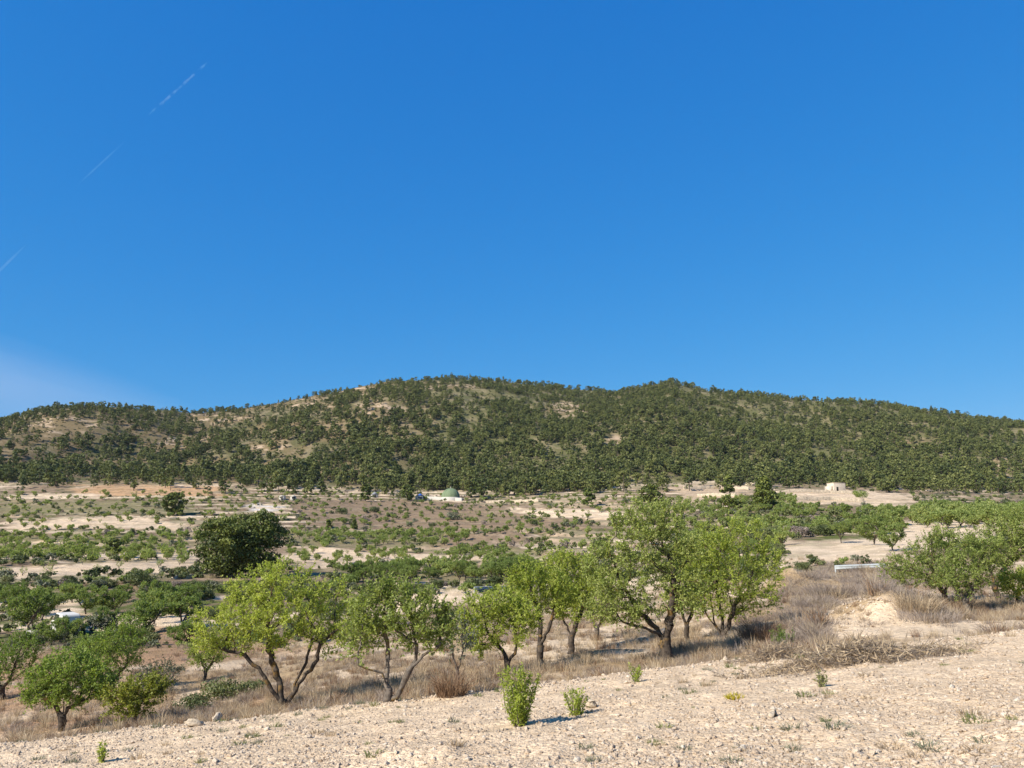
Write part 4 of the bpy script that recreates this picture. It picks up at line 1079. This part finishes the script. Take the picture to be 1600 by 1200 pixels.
# ------------------------------------------------------------------ the wood on the hill
pv = []
for i in range(14):
    rr = np.random.default_rng(500 + i)
    pv.append(pine_mesh('pine', rr, rr.uniform(6.8, 10.0), rr.uniform(5.0, 8.2), int(rr.integers(18, 34)), 15, 1.0, low=rr.uniform(0.05, 0.24), shape='round' if i < 11 else 'cone', lean=rr.normal(0, 0.03)))
n = 43000
Yt = np.sqrt(r.uniform(385 ** 2, 905 ** 2, n)); Xt = Yt * r.uniform(-0.74, 0.74, n)
Zt = ground(Xt, Yt); px, py = project(Xt, Yt, Zt)
cl = clearing(px, py)
nz = fbm(Xt / 40, Yt / 55, 301, 4); nl = fbm(Xt / 12, Yt / 16, 311, 3)
den = 0.54 + 0.33 * smooth(450, 760, px) 
den = den + 0.05 * smooth(700, 745, py)                                    # thick at the foot
den = den * (1 - 0.5 * smooth(780, 850, Yt) * (1 - smooth(500, 800, px)))
den = den * (0.35 + 0.65 * smooth(0.33, 0.52, nz)) * (0.3 + 0.7 * smooth(0.3, 0.5, nl)) * 0.8
den = den * (1 - 0.68 * cl) * (1 - 0.5 * smooth(1450, 1620, px) * smooth(690, 720, py))
low_edge = np.interp(px, [0, 130, 260, 420, 560, 700, 860, 1000, 1200, 1400, 1600], [752, 756, 758, 764, 766, 768, 770, 752, 752, 762, 768])
edge_ = low_edge + 26 * (fbm(Xt / 38, Yt / 38, 331, 3) - 0.5)
den = np.where(py > edge_, np.where((py < edge_ + 22) & (nl > 0.45), 0.11, 0), den)
keep = np.nonzero((r.random(n) < den) & (px > -60) & (px < 1660))[0]
hs = (0.36 + 0.66 * r.random(n) ** 0.9) * (1 - 0.28 * smooth(560, 820, Yt)) * (1 + 0.06 * (1 - smooth(430, 560, Yt)))
order = keep[np.argsort(Yt[keep] / hs[keep] + 1e4 * ((px[keep] < 0) | (px[keep] > 1600)))]
rot = rz_rot(n, r)
print('pines', len(order))
for c, i in enumerate(order[:290]):
    o = link('pine_tree', pv[int(r.integers(0, 14))], loc=(Xt[i], Yt[i], Zt[i] - 0.1)); s = hs[i]; o.scale = (s, s, s * r.uniform(0.85, 1.15)); o.rotation_euler = (0, 0, rot[i, 2])
    o_ = ('small' if s < 0.95 else 'tall' if s > 1.3 else 'medium') + (' pine at the foot of the wood ' if Yt[i] < 440 else ' pine just inside the wood ' if Yt[i] < 470 else ' pine further up the wood ') + whereabouts(px[i], py[i], 'far')
    tag(o, label_of(o_, '').strip(), 'pine tree', 'pines along the lower edge of the wood')
i = order[290:]; m = len(i)
scatter('pine_wood', np.stack([Xt[i], Yt[i], Zt[i] - 0.1], 1), rot[i], np.stack([hs[i], hs[i], hs[i] * r.uniform(0.85, 1.15, m)], 1), r.integers(0, 14, m), [source('pine', m_) for m_ in pv])
# low garrigue between the pines
n = 22000
Yt = np.sqrt(r.uniform(430 ** 2, 900 ** 2, n)); Xt = Yt * r.uniform(-0.72, 0.72, n); Zt = ground(Xt, Yt)
keep = r.random(n) < 0.45 + 0.5 * smooth(0.4, 0.6, fbm(Xt / 18, Yt / 18, 321, 3)); p = np.stack([Xt, Yt, Zt], 1)[keep]; m = len(p)
s = r.uniform(0.4, 1.0, m)
scatter('garrigue', p, rz_rot(m, r), np.stack([s * 1.2, s * 1.2, s * 0.8], 1), r.choice([0, 1, 2, 3, 5], m), [source('garrigue_bush', m_) for m_ in shr])

# ------------------------------------------------------------------ buildings and small things
def box(sx, sy, sz, o=(0, 0, 0)):
    v = np.array([[x, y, z] for z in (0, 1) for y in (-.5, .5) for x in (-.5, .5)]) * np.array([sx, sy, sz]) + np.array(o)
    f = np.array([[0, 2, 3, 1], [4, 5, 7, 6], [0, 1, 5, 4], [2, 6, 7, 3], [0, 4, 6, 2], [1, 3, 7, 5]])
    return v, f
def joined(name, parts, mat, parent=None, loc=None, sm=False):
    V, F, o = [], [], 0
    for v, f in parts: V.append(v); F.append(np.asarray(f) + o); o += len(v)
    return link(name, mesh_np(name, np.concatenate(V), F, [mat], smooth_sh=sm), parent, loc)
def bevel(o, w, seg=2):
    b = o.modifiers.new('bevel', 'BEVEL'); b.width = w; b.segments = seg; b.limit_method = 'ANGLE'; return o
M_WHITE = plain('whitewash', (0.46, 0.42, 0.35), 0.85, 0, 0.08, 2); M_DOME = plain('dome_green', (0.15, 0.19, 0.10), 0.8, 0, 0.15, 3)
M_HUT = plain('hut_plaster', (0.55, 0.46, 0.35), 0.95, 0, 0.14, 1.5); M_DARK = plain('dark_opening', (0.03, 0.028, 0.025), 0.9)
M_BLUE = plain('blue_paint', (0.04, 0.12, 0.42), 0.5); M_CAR = plain('dark_car_paint', (0.03, 0.035, 0.045), 0.25, 0.3); M_VAN = plain('white_car_paint', (0.55, 0.52, 0.46), 0.8)
M_GLASS = plain('car_glass', (0.02, 0.025, 0.03), 0.08); M_TYRE = plain('tyre', (0.02, 0.02, 0.02), 0.9); M_STEEL = plain('galvanised_rail', (0.36, 0.38, 0.37), 0.6, 0.0, 0.06, 3)
M_ROOF = plain('grey_roof', (0.25, 0.26, 0.28), 0.7, 0, 0.12, 4); M_RED = plain('red_plastic', (0.35, 0.04, 0.03), 0.5)

# green dome
pt = hit(704, 781); k = pt[1] / FPX; Rd = 14.2 * k
dome = empty('dome_building', pt); tag(dome, 'round green ribbed dome on a white ring wall below the wood', 'dome')
na, nb = 32, 10; V, Q = [], []
for b_ in range(nb):
    e_ = b_ / nb * math.pi / 2
    for a_ in range(na): V.append((Rd * math.cos(e_) * math.cos(a_ * 2 * math.pi / na), Rd * math.cos(e_) * math.sin(a_ * 2 * math.pi / na), 0.95 + Rd * 0.98 * math.sin(e_)))
V.append((0, 0, 0.95 + Rd * 0.98)); T = [((nb - 1) * na + a_, (nb - 1) * na + (a_ + 1) % na, nb * na) for a_ in range(na)]
Q = [(b_ * na + a_, b_ * na + (a_ + 1) % na, (b_ + 1) * na + (a_ + 1) % na, (b_ + 1) * na + a_) for b_ in range(nb - 1) for a_ in range(na)]
link('dome_shell', mesh_np('dome_shell', np.array(V), [np.array(Q), np.array(T)], [M_DOME]), dome)
for g_ in range(8):
    a_ = g_ * math.pi / 4 + 0.1; es = np.linspace(0, math.pi / 2, 9); c_ = np.stack([Rd * 1.005 * np.cos(es) * math.cos(a_), Rd * 1.005 * np.cos(es) * math.sin(a_), 0.95 + Rd * 0.985 * np.sin(es)], 1)
    v, f = tubes(c_[:-1], c_[1:], np.full(8, 0.07), np.full(8, 0.07), norm(c_[1:] - c_[:-1]), norm(c_[1:] - c_[:-1]), 4); link('rib', mesh_np('rib', v, [f], [M_DOME]), dome)
ang = np.arange(na) * 2 * math.pi / na
ring = np.concatenate([np.stack([np.cos(ang) * Rd * 1.04, np.sin(ang) * Rd * 1.04, np.full(na, z_)], 1) for z_ in (-1.0, 1.0)] + [np.stack([np.cos(ang) * Rd * 0.9, np.sin(ang) * Rd * 0.9, np.full(na, 1.0)], 1)])
j_ = np.arange(na); j2 = (j_ + 1) % na
link('ring_wall', mesh_np('ring_wall', ring, [np.concatenate([np.stack([j_, j2, na + j2, na + j_], 1), np.stack([na + j_, na + j2, 2 * na + j2, 2 * na + j_], 1)])], [M_WHITE]), dome)
v, f = tubes(np.array([[0, 0, Rd + 0.8]]), np.array([[0, 0, Rd + 1.7]]), np.array([0.22]), np.array([0.1]), np.array([[0, 0, 1.]]), np.array([[0, 0, 1.]]), 8); link('finial', mesh_np('finial', v, [f], [M_WHITE]), dome)

def wall_along(label, pxs, pys, h, th, mat, name='stone_wall', cat='wall', jag=0.12, seed=0, batter=0.0):
    """a wall that follows the ground between the given places"""
    rr = np.random.default_rng(seed); pts = [hit(a, b) for a, b in zip(pxs, pys)]
    C = [];
    for a, b in zip(pts[:-1], pts[1:]):
        m_ = max(2, int(np.linalg.norm(b[:2] - a[:2]) / 0.7))
        for s_ in range(m_): C.append(a[:2] + (b[:2] - a[:2]) * s_ / m_)
    C.append(pts[-1][:2]); C = np.array(C); nn_ = len(C); Z0 = ground(C[:, 0], C[:, 1])
    t_ = norm(np.gradient(C, axis=0)); nrm = np.stack([-t_[:, 1], t_[:, 0]], 1)
    top = Z0 + h * (1 + jag * rr.normal(0, 1, nn_)); off = th / 2 * (1 + 0.15 * rr.normal(0, 1, nn_))[:, None]
    o_ = np.array([0., 0, 0]); o_[:2] = C[nn_ // 2]; o_[2] = Z0[nn_ // 2]
    V = np.concatenate([np.column_stack([C - nrm * off, Z0 - 0.5]), np.column_stack([C - nrm * off * (1 - batter), top]), np.column_stack([C + nrm * off * (1 - batter), top]), np.column_stack([C + nrm * off, Z0 - 0.5])]) - o_
    i_ = np.arange(nn_ - 1); F = np.concatenate([np.stack([q * nn_ + i_, q * nn_ + i_ + 1, (q + 1) * nn_ + i_ + 1, (q + 1) * nn_ + i_], 1) for q in range(3)] + [np.array([[0, nn_, 2 * nn_, 3 * nn_], [4 * nn_ - 1, 3 * nn_ - 1, 2 * nn_ - 1, nn_ - 1]])])
    ob = link(name, mesh_np(name, V, [F], [mat]), loc=o_); tag(ob, label, cat); return ob
wall_along('long low white wall running up to the green dome', [649, 680, 722], [781, 781, 783], 1.5, 0.4, M_WHITE, jag=0.02)
wall_along('pale dry-stone wall on the slope beyond the dome and parked car', [760, 800, 842], [786, 785, 784], 1.0, 0.6, M_WALL, seed=1)
wall_along('top white terrace wall of three above the big dark pines', [398, 455], [789, 792], 0.45, 0.5, M_WALL, jag=0.1, seed=2)
wall_along('middle white terrace wall of three above the big dark pines', [396, 458], [794, 797], 0.45, 0.5, M_WALL, jag=0.1, seed=3)
wall_along('lowest white terrace wall of three above the big dark pines', [398, 456], [800, 802], 0.45, 0.5, M_WALL, jag=0.1, seed=4)
wall_along('cream dry-stone wall topping the rocky terraces near the slim pine', [1078, 1130, 1180], [756, 755, 758], 1.5, 0.7, M_WALL, seed=5)
wall_along('cream dry-stone wall across the middle of the rocky terraces', [1068, 1120, 1170], [765, 764, 766], 1.4, 0.7, M_WALL, seed=6)
wall_along('rough cream wall at the bottom of the rocky terraces', [1090, 1150], [777, 775], 1.3, 0.7, M_WALL, seed=7)
wall_along('pale wall along the terrace under the stone hut', [1212, 1290, 1335], [771, 770, 772], 1.2, 0.6, M_WALL, seed=8)
wall_along('second pale wall, one terrace further down from the stone hut', [1222, 1300, 1350], [783, 782, 784], 1.1, 0.6, M_WALL, seed=9)
wall_along('crumbling stone wall edging the lowest pale terrace near the big pines', [270, 312], [905, 902], 0.6, 0.6, M_WALL, jag=0.15, seed=10)
wall_along('thin pale wall at the edge of the orange field below the wood', [135, 230, 330], [779, 778, 778], 0.7, 0.5, M_WALL, seed=11)

# stone hut
pt = hit(1307, 768); k = pt[1] / FPX
hut = empty('stone_hut', pt, 0.25); tag(hut, 'small cream flat-roofed stone hut at the foot of the wood', 'hut'); w_, h_ = 21 * k, 12.5 * k
bevel(joined('wall', [box(w_, w_ * 0.8, h_ + 1, (0, 0, -1))], M_HUT, hut), 0.05)
joined('roof', [box(w_ + 0.25, w_ * 0.8 + 0.25, 0.16, (0, 0, h_ + 0.003))], M_WALL, hut)
joined('door', [box(0.9, 0.1, 1.9, (-w_ * 0.2, -w_ * 0.4 - 0.02, 0))], M_DARK, hut)
joined('side_wing', [box(w_ * 0.25, w_ * 0.6, h_ * 0.6 + 1, (-w_ * 0.63, 0.1, -1))], M_HUT, hut)

def cabin(label, base, w, d, h, roofh, wallm, roofm, rz=0.0, door=True):
    pt = hit(*base); c_ = empty('cabin', pt, rz); tag(c_, label, 'cabin')
    joined('wall', [box(w, d, h + 0.6, (0, 0, -0.6))], wallm, c_)
    e_ = 0.15; v = np.array([[-w / 2 - e_, -d / 2 - e_, h], [w / 2 + e_, -d / 2 - e_, h], [w / 2 + e_, d / 2 + e_, h], [-w / 2 - e_, d / 2 + e_, h], [0, -d / 2 - e_, h + roofh], [0, d / 2 + e_, h + roofh]])
    ro = link('roof', mesh_np('roof', v, [np.array([[0, 3, 5, 4], [1, 4, 5, 2], [3, 0, 1, 2]]), np.array([[0, 4, 1], [2, 5, 3]])], [roofm]), c_)
    if door: joined('door', [box(0.8, 0.06, min(1.9, h * 0.9), (w * 0.1, -d / 2 - 0.02, 0))], M_DARK, c_)
    joined('window', [box(0.6, 0.06, 0.6, (-w * 0.25, -d / 2 - 0.02, h * 0.45))], M_DARK, c_)
cabin('small white cabin with a blue upper part beside the pine and green dome', (656, 783), 2.6, 2.4, 2.4, 0.9, M_WHITE, M_BLUE, 0.3)
cabin('little hut with pointed grey roof at the edge of the wood', (585, 778), 3.2, 3.0, 1.6, 1.3, M_WHITE, M_ROOF, 0.2)
cabin('tiny white shed with blank gable above the white terrace walls', (458, 782), 2.2, 2.0, 1.5, 0.8, M_WHITE, M_WHITE, 0.5)
cabin('tiny white shed standing next to the blank-gabled one', (441, 781), 2.4, 1.8, 1.6, 0.4, M_WHITE, M_WHITE, -0.2)

def car(label, base, paint, rz, kind='car', name='parked_car', lift=0.0):
    pt = hit(*base); c_ = empty(name, pt + np.array([0, 0, lift]), rz); tag(c_, label, kind)
    if kind == 'car':
        prof = [(-2.05, 0.3), (-2.1, 0.75), (-1.95, 0.95), (-1.35, 1.02), (-0.75, 1.46), (0.75, 1.48), (1.45, 1.05), (2.0, 0.95), (2.1, 0.6), (2.05, 0.3)]; gl = [(-1.25, 1.0), (-0.72, 1.41), (0.7, 1.43), (1.3, 1.05)]
    else:
        prof = [(-2.2, 0.35), (-2.25, 0.9), (-2.1, 1.1), (-1.5, 1.2), (-0.85, 1.86), (2.1, 1.9), (2.2, 1.75), (2.2, 0.35)]; gl = [(-1.4, 1.2), (-0.85, 1.78), (0.9, 1.8), (0.9, 1.2)]
    def ext(pf, hw, taper=0.0):
        m_ = len(pf); zt = max(q[1] for q in pf)
        V = np.array([(x, s * (hw - taper * max(0, (z - 1.0))), z) for s in (-1, 1) for x, z in pf])
        me = bpy.data.meshes.new('b'); fs = [tuple(range(m_)), tuple(reversed(range(m_, 2 * m_)))] + [(i, m_ + i, m_ + (i + 1) % m_, (i + 1) % m_) for i in range(m_)]
        me.from_pydata([tuple(v) for v in V], [], fs); return me
    b_ = ext(prof, 0.85, 0.18); b_.materials.append(paint); bevel(link('body', b_, c_), 0.06)
    g_ = ext(gl, 0.862, 0.18); g_.materials.append(M_GLASS); link('side_window', g_, c_)
    x0, z0, x1, z1 = (prof[3] + prof[4]); dx, dz = x1 - x0, z1 - z0; L_ = math.hypot(dx, dz); nx, nz_ = -dz / L_ * 0.02, dx / L_ * 0.02
    v = np.array([(x0 + dx * a + nx, s, z0 + dz * a + nz_) for a, s in ((0.12, -0.72), (0.12, 0.72), (0.9, 0.62), (0.9, -0.62))]); link('windscreen', mesh_np('windscreen', v, [np.array([[0, 1, 2, 3]])], [M_GLASS]), c_)
    for wx in (-1.3, 1.35):
        for s in (-1, 1):
            v, f = tubes(np.array([[wx, s * 0.70, 0.31]]), np.array([[wx, s * 0.88, 0.31]]), np.array([0.31]), np.array([0.31]), np.array([[0, 1., 0]]), np.array([[0, 1., 0]]), 14)
            cap = np.array([[wx, s * 0.88, 0.31]]); tri = np.array([[14 + i, 14 + (i + 1) % 14, 28] for i in range(14)])
            link('wheel', mesh_np('wheel', np.concatenate([v, cap]), [f, tri], [M_TYRE]), c_)
car('dark car parked on the pale track beyond the green dome', (762, 781), M_CAR, 0.3)
car('white van half hidden among the deep green valley almonds', (101, 992), M_VAN, -0.9, 'van', 'parked_van')

for bx, by, s_, tx in ((84, 1006, 0.72, 'low deep green almond standing just in front of the half hidden van'), (112, 1002, 0.62, 'small deep green almond overlapping the rear of the half hidden van'), (100, 1000, 0.5, 'smallest deep green almond, in the middle before the half hidden van')):
    rt = empty('almond_tree', hit(bx, by), r.random() * 6); rt.scale = (s_, s_, s_ * 0.9); q_ = mid_set[int(r.integers(0, 5))]
    link('trunk', q_[0], rt); link('crown', q_[1], rt); tag(rt, tx, 'almond tree', 'valley floor almonds')
def post(label, base, h, rad, mat):
    pt = hit(*base); v, f = tubes(np.array([[0, 0, -0.2]]), np.array([[0, 0, h]]), np.array([rad]), np.array([rad * 0.85]), np.array([[0, 0, 1.]]), np.array([[0, 0, 1.]]), 8)
    o = link('post', mesh_np('post', np.concatenate([v, [[0, 0, h + rad * 0.3]]]), [f, np.array([[8 + i, 8 + (i + 1) % 8, 16] for i in range(8)])], [mat], smooth_sh=False), loc=pt); tag(o, label, 'post')
post('taller slim white post among the valley almonds', (213, 990), 1.3, 0.06, M_WHITE)
post('shorter white post next to the yellowish rubble in the valley', (181, 984), 0.7, 0.06, M_WHITE)
pt = hit(50, 994); o = bevel(joined('crate', [box(0.9, 0.5, 0.35)], M_WHITE, loc=pt + np.array([0, 0, 0.1])), 0.03); tag(o, 'white box lying on the ground near the half hidden van', 'box')

# guard rails along the sunken road
def rail(label, a, b, n_post=4, hh=0.30):
    A, B = hit(*a), hit(*b); root = empty('guard_rail', A); tag(root, label, 'guard rail')
    m_ = 12; C = np.array([A + (B - A) * s / m_ for s in range(m_ + 1)]); C[:, 2] = np.linspace(ground(C[:1, 0], C[:1, 1])[0], ground(C[-1:, 0], C[-1:, 1])[0], m_ + 1) + 0.1
    t_ = norm((B - A)[None, :2])[0]; nr = np.array([t_[1], -t_[0]]) * (1 if t_[1] * 0 - t_[0] < 0 else -1)
    prof = [(0.0, -0.16), (0.06, -0.12), (0.06, -0.05), (0.0, 0.0), (0.06, 0.05), (0.06, 0.12), (0.0, 0.16)]
    V = np.array([[c[0] + nr[0] * o_, c[1] + nr[1] * o_, c[2] + hh + z_] for c in C for o_, z_ in prof]) - A
    np_ = len(prof); F = np.array([[i * np_ + q, (i + 1) * np_ + q, (i + 1) * np_ + q + 1, i * np_ + q + 1] for i in range(m_) for q in range(np_ - 1)])
    be = link('beam', mesh_np('beam', V, [F], [M_STEEL]), root); sd = be.modifiers.new('s', 'SOLIDIFY'); sd.thickness = 0.012
    for q in range(n_post):
        c = C[int(q * m_ / (n_post - 1))] - A; v, f = box(0.09, 0.09, hh + 0.75, (c[0] - nr[0] * 0.06, c[1] - nr[1] * 0.06, c[2] - 0.6)); link('post', mesh_np('rail_post', v, [f], [M_STEEL]), root)
rail('pale blue-grey metal guard rail showing between dry gully grass and low almond', (1306, 896), (1384, 893))
rail('pale metal guard rail by the dry bank under the full dark almond row', (742, 926), (806, 923))

# ------------------------------------------------------------------ air
hv, hf = box(4300, 4300, 640, (0, 0, -330))
M = Mat('air'); M.n.remove(M.b); pv_ = M.node('ShaderNodeVolumePrincipled'); pv_.inputs['Color'].default_value = (0.86, 0.92, 1, 1); pv_.inputs['Density'].default_value = HAZE
M.l.new(pv_.outputs[0], M.out.inputs['Volume'])
hz = link('haze', mesh_np('haze', hv, [hf], [M.m])); tag(hz, kind='stuff')
# ------------------------------------------------------------------ clouds: condensation trails and a veil
def vol_mat(name, dens, scale, lo, hi, stretch=(1, 1, 1), radial=True):
    M = Mat(name); M.n.remove(M.b)
    g = M.node('ShaderNodeTexCoord'); mp = M.node('ShaderNodeMapping'); mp.inputs['Scale'].default_value = stretch; M.l.new(g.outputs['Object'], mp.inputs[0])
    nz = M.noise(scale, 3, mp.outputs[0]); v = M.ramp(nz.outputs['Fac'], [(lo, (0, 0, 0)), (hi, (1, 1, 1))])
    pv_ = M.node('ShaderNodeVolumePrincipled'); pv_.inputs['Color'].default_value = (1, 1, 1, 1); pv_.inputs['Anisotropy'].default_value = 0.0
    if radial:
        ln = M.node('ShaderNodeVectorMath', operation='LENGTH'); M.l.new(g.outputs['Object'], ln.inputs[0])
        fall = M.math('POWER', M.math('MAXIMUM', M.math('SUBTRACT', 1.0, ln.outputs['Value']), 0.0), 0.8)
        v = M.math('MULTIPLY', v, fall)
    M.l.new(M.math('MULTIPLY', v, dens), pv_.inputs['Density']); M.l.new(pv_.outputs[0], M.out.inputs['Volume'])
    return M.m
def sky_pt(px, py, D):
    d = ray(px, py); return np.array([0, 0, EYE]) + d / np.linalg.norm(d) * D
M_TRAIL = vol_mat('trail_vapour', 0.013, 0.020, 0.46, 0.78, radial=False)
M_TRAIL_THIN = vol_mat('trail_vapour_thin', 0.0055, 0.006, 0.25, 0.6, radial=False)
def trail(label, segs, D, rad, mat):
    A = np.array([sky_pt(a[0], a[1], D) for a in segs]); O = A[0].copy(); A = A - O
    m_ = len(A) - 1; V = []; sd_ = 8; d = norm(np.gradient(A, axis=0)); ref = norm(np.cross(d, np.array([[0, 0, 1.]]))); up_ = np.cross(ref, d)
    an = np.arange(sd_) * 2 * math.pi / sd_
    for i in range(m_ + 1):
        q = rad[i]; V.append(A[i] + q * (ref[i] * np.cos(an)[:, None] + up_[i] * np.sin(an)[:, None]))
    V = np.concatenate(V); F = np.array([[i * sd_ + k, i * sd_ + (k + 1) % sd_, (i + 1) * sd_ + (k + 1) % sd_, (i + 1) * sd_ + k] for i in range(m_) for k in range(sd_)])
    caps = [np.arange(sd_)[::-1][None], (m_ * sd_ + np.arange(sd_))[None]]
    ce = [np.stack([np.arange(sd_), (np.arange(sd_) + 1) % sd_, np.full(sd_, len(V))], 1)[:, ::-1], np.stack([m_ * sd_ + np.arange(sd_), m_ * sd_ + (np.arange(sd_) + 1) % sd_, np.full(sd_, len(V) + 1)], 1)]
    V = np.concatenate([V, A[:1], A[-1:]]); F = np.concatenate([F[:, [0, 1, 2]], F[:, [0, 2, 3]]] + ce)
    tri = V[F] - V.mean(0)
    if np.einsum('ij,ij->', tri[:, 0], np.cross(tri[:, 1], tri[:, 2])) < 0: F = F[:, ::-1].copy()
    me = mesh_np('contrail', V, [F], [mat])
    o = link('contrail', me, loc=O); tag(o, label, 'contrail')
def lin(a, b, n_): return [(a[0] + (b[0] - a[0]) * i / n_, a[1] + (b[1] - a[1]) * i / n_) for i in range(n_ + 1)]
trail('broken upper stretch of a thin white contrail across the blue sky', lin((228, 184), (328, 94), 10), 6000, [1, 9, 13, 9, 11, 7, 10, 7, 11, 8, 1], M_TRAIL)
trail('faint middle stretch of the contrail below its broken part', lin((120, 290), (196, 220), 8), 6000, [1, 4, 6, 7, 7, 7, 6, 5, 1], M_TRAIL_THIN)
trail('short lower stretch of contrail at the edge of the sky', lin((-12, 434), (42, 381), 8), 6000, [10, 10, 10, 9, 9, 8, 6, 4, 1], M_TRAIL_THIN)

pt = sky_pt(-50, 592, 7000)
uv = bpy.data.meshes.new('veil'); import bmesh
bm = bmesh.new(); bmesh.ops.create_uvsphere(bm, u_segments=24, v_segments=12, radius=1.0); bm.to_mesh(uv); bm.free()
uv.materials.append(vol_mat('veil_vapour', 0.0006, 1.6, 0.15, 0.9, (0.5, 0.6, 1.2)))
ve = link('veil_cloud', uv, loc=pt); ve.scale = (2300, 700, 400); ve.rotation_euler = (0, R(16), 0); tag(ve, 'faint white veil of thin cloud low over the ridge', 'cloud', kind='stuff')
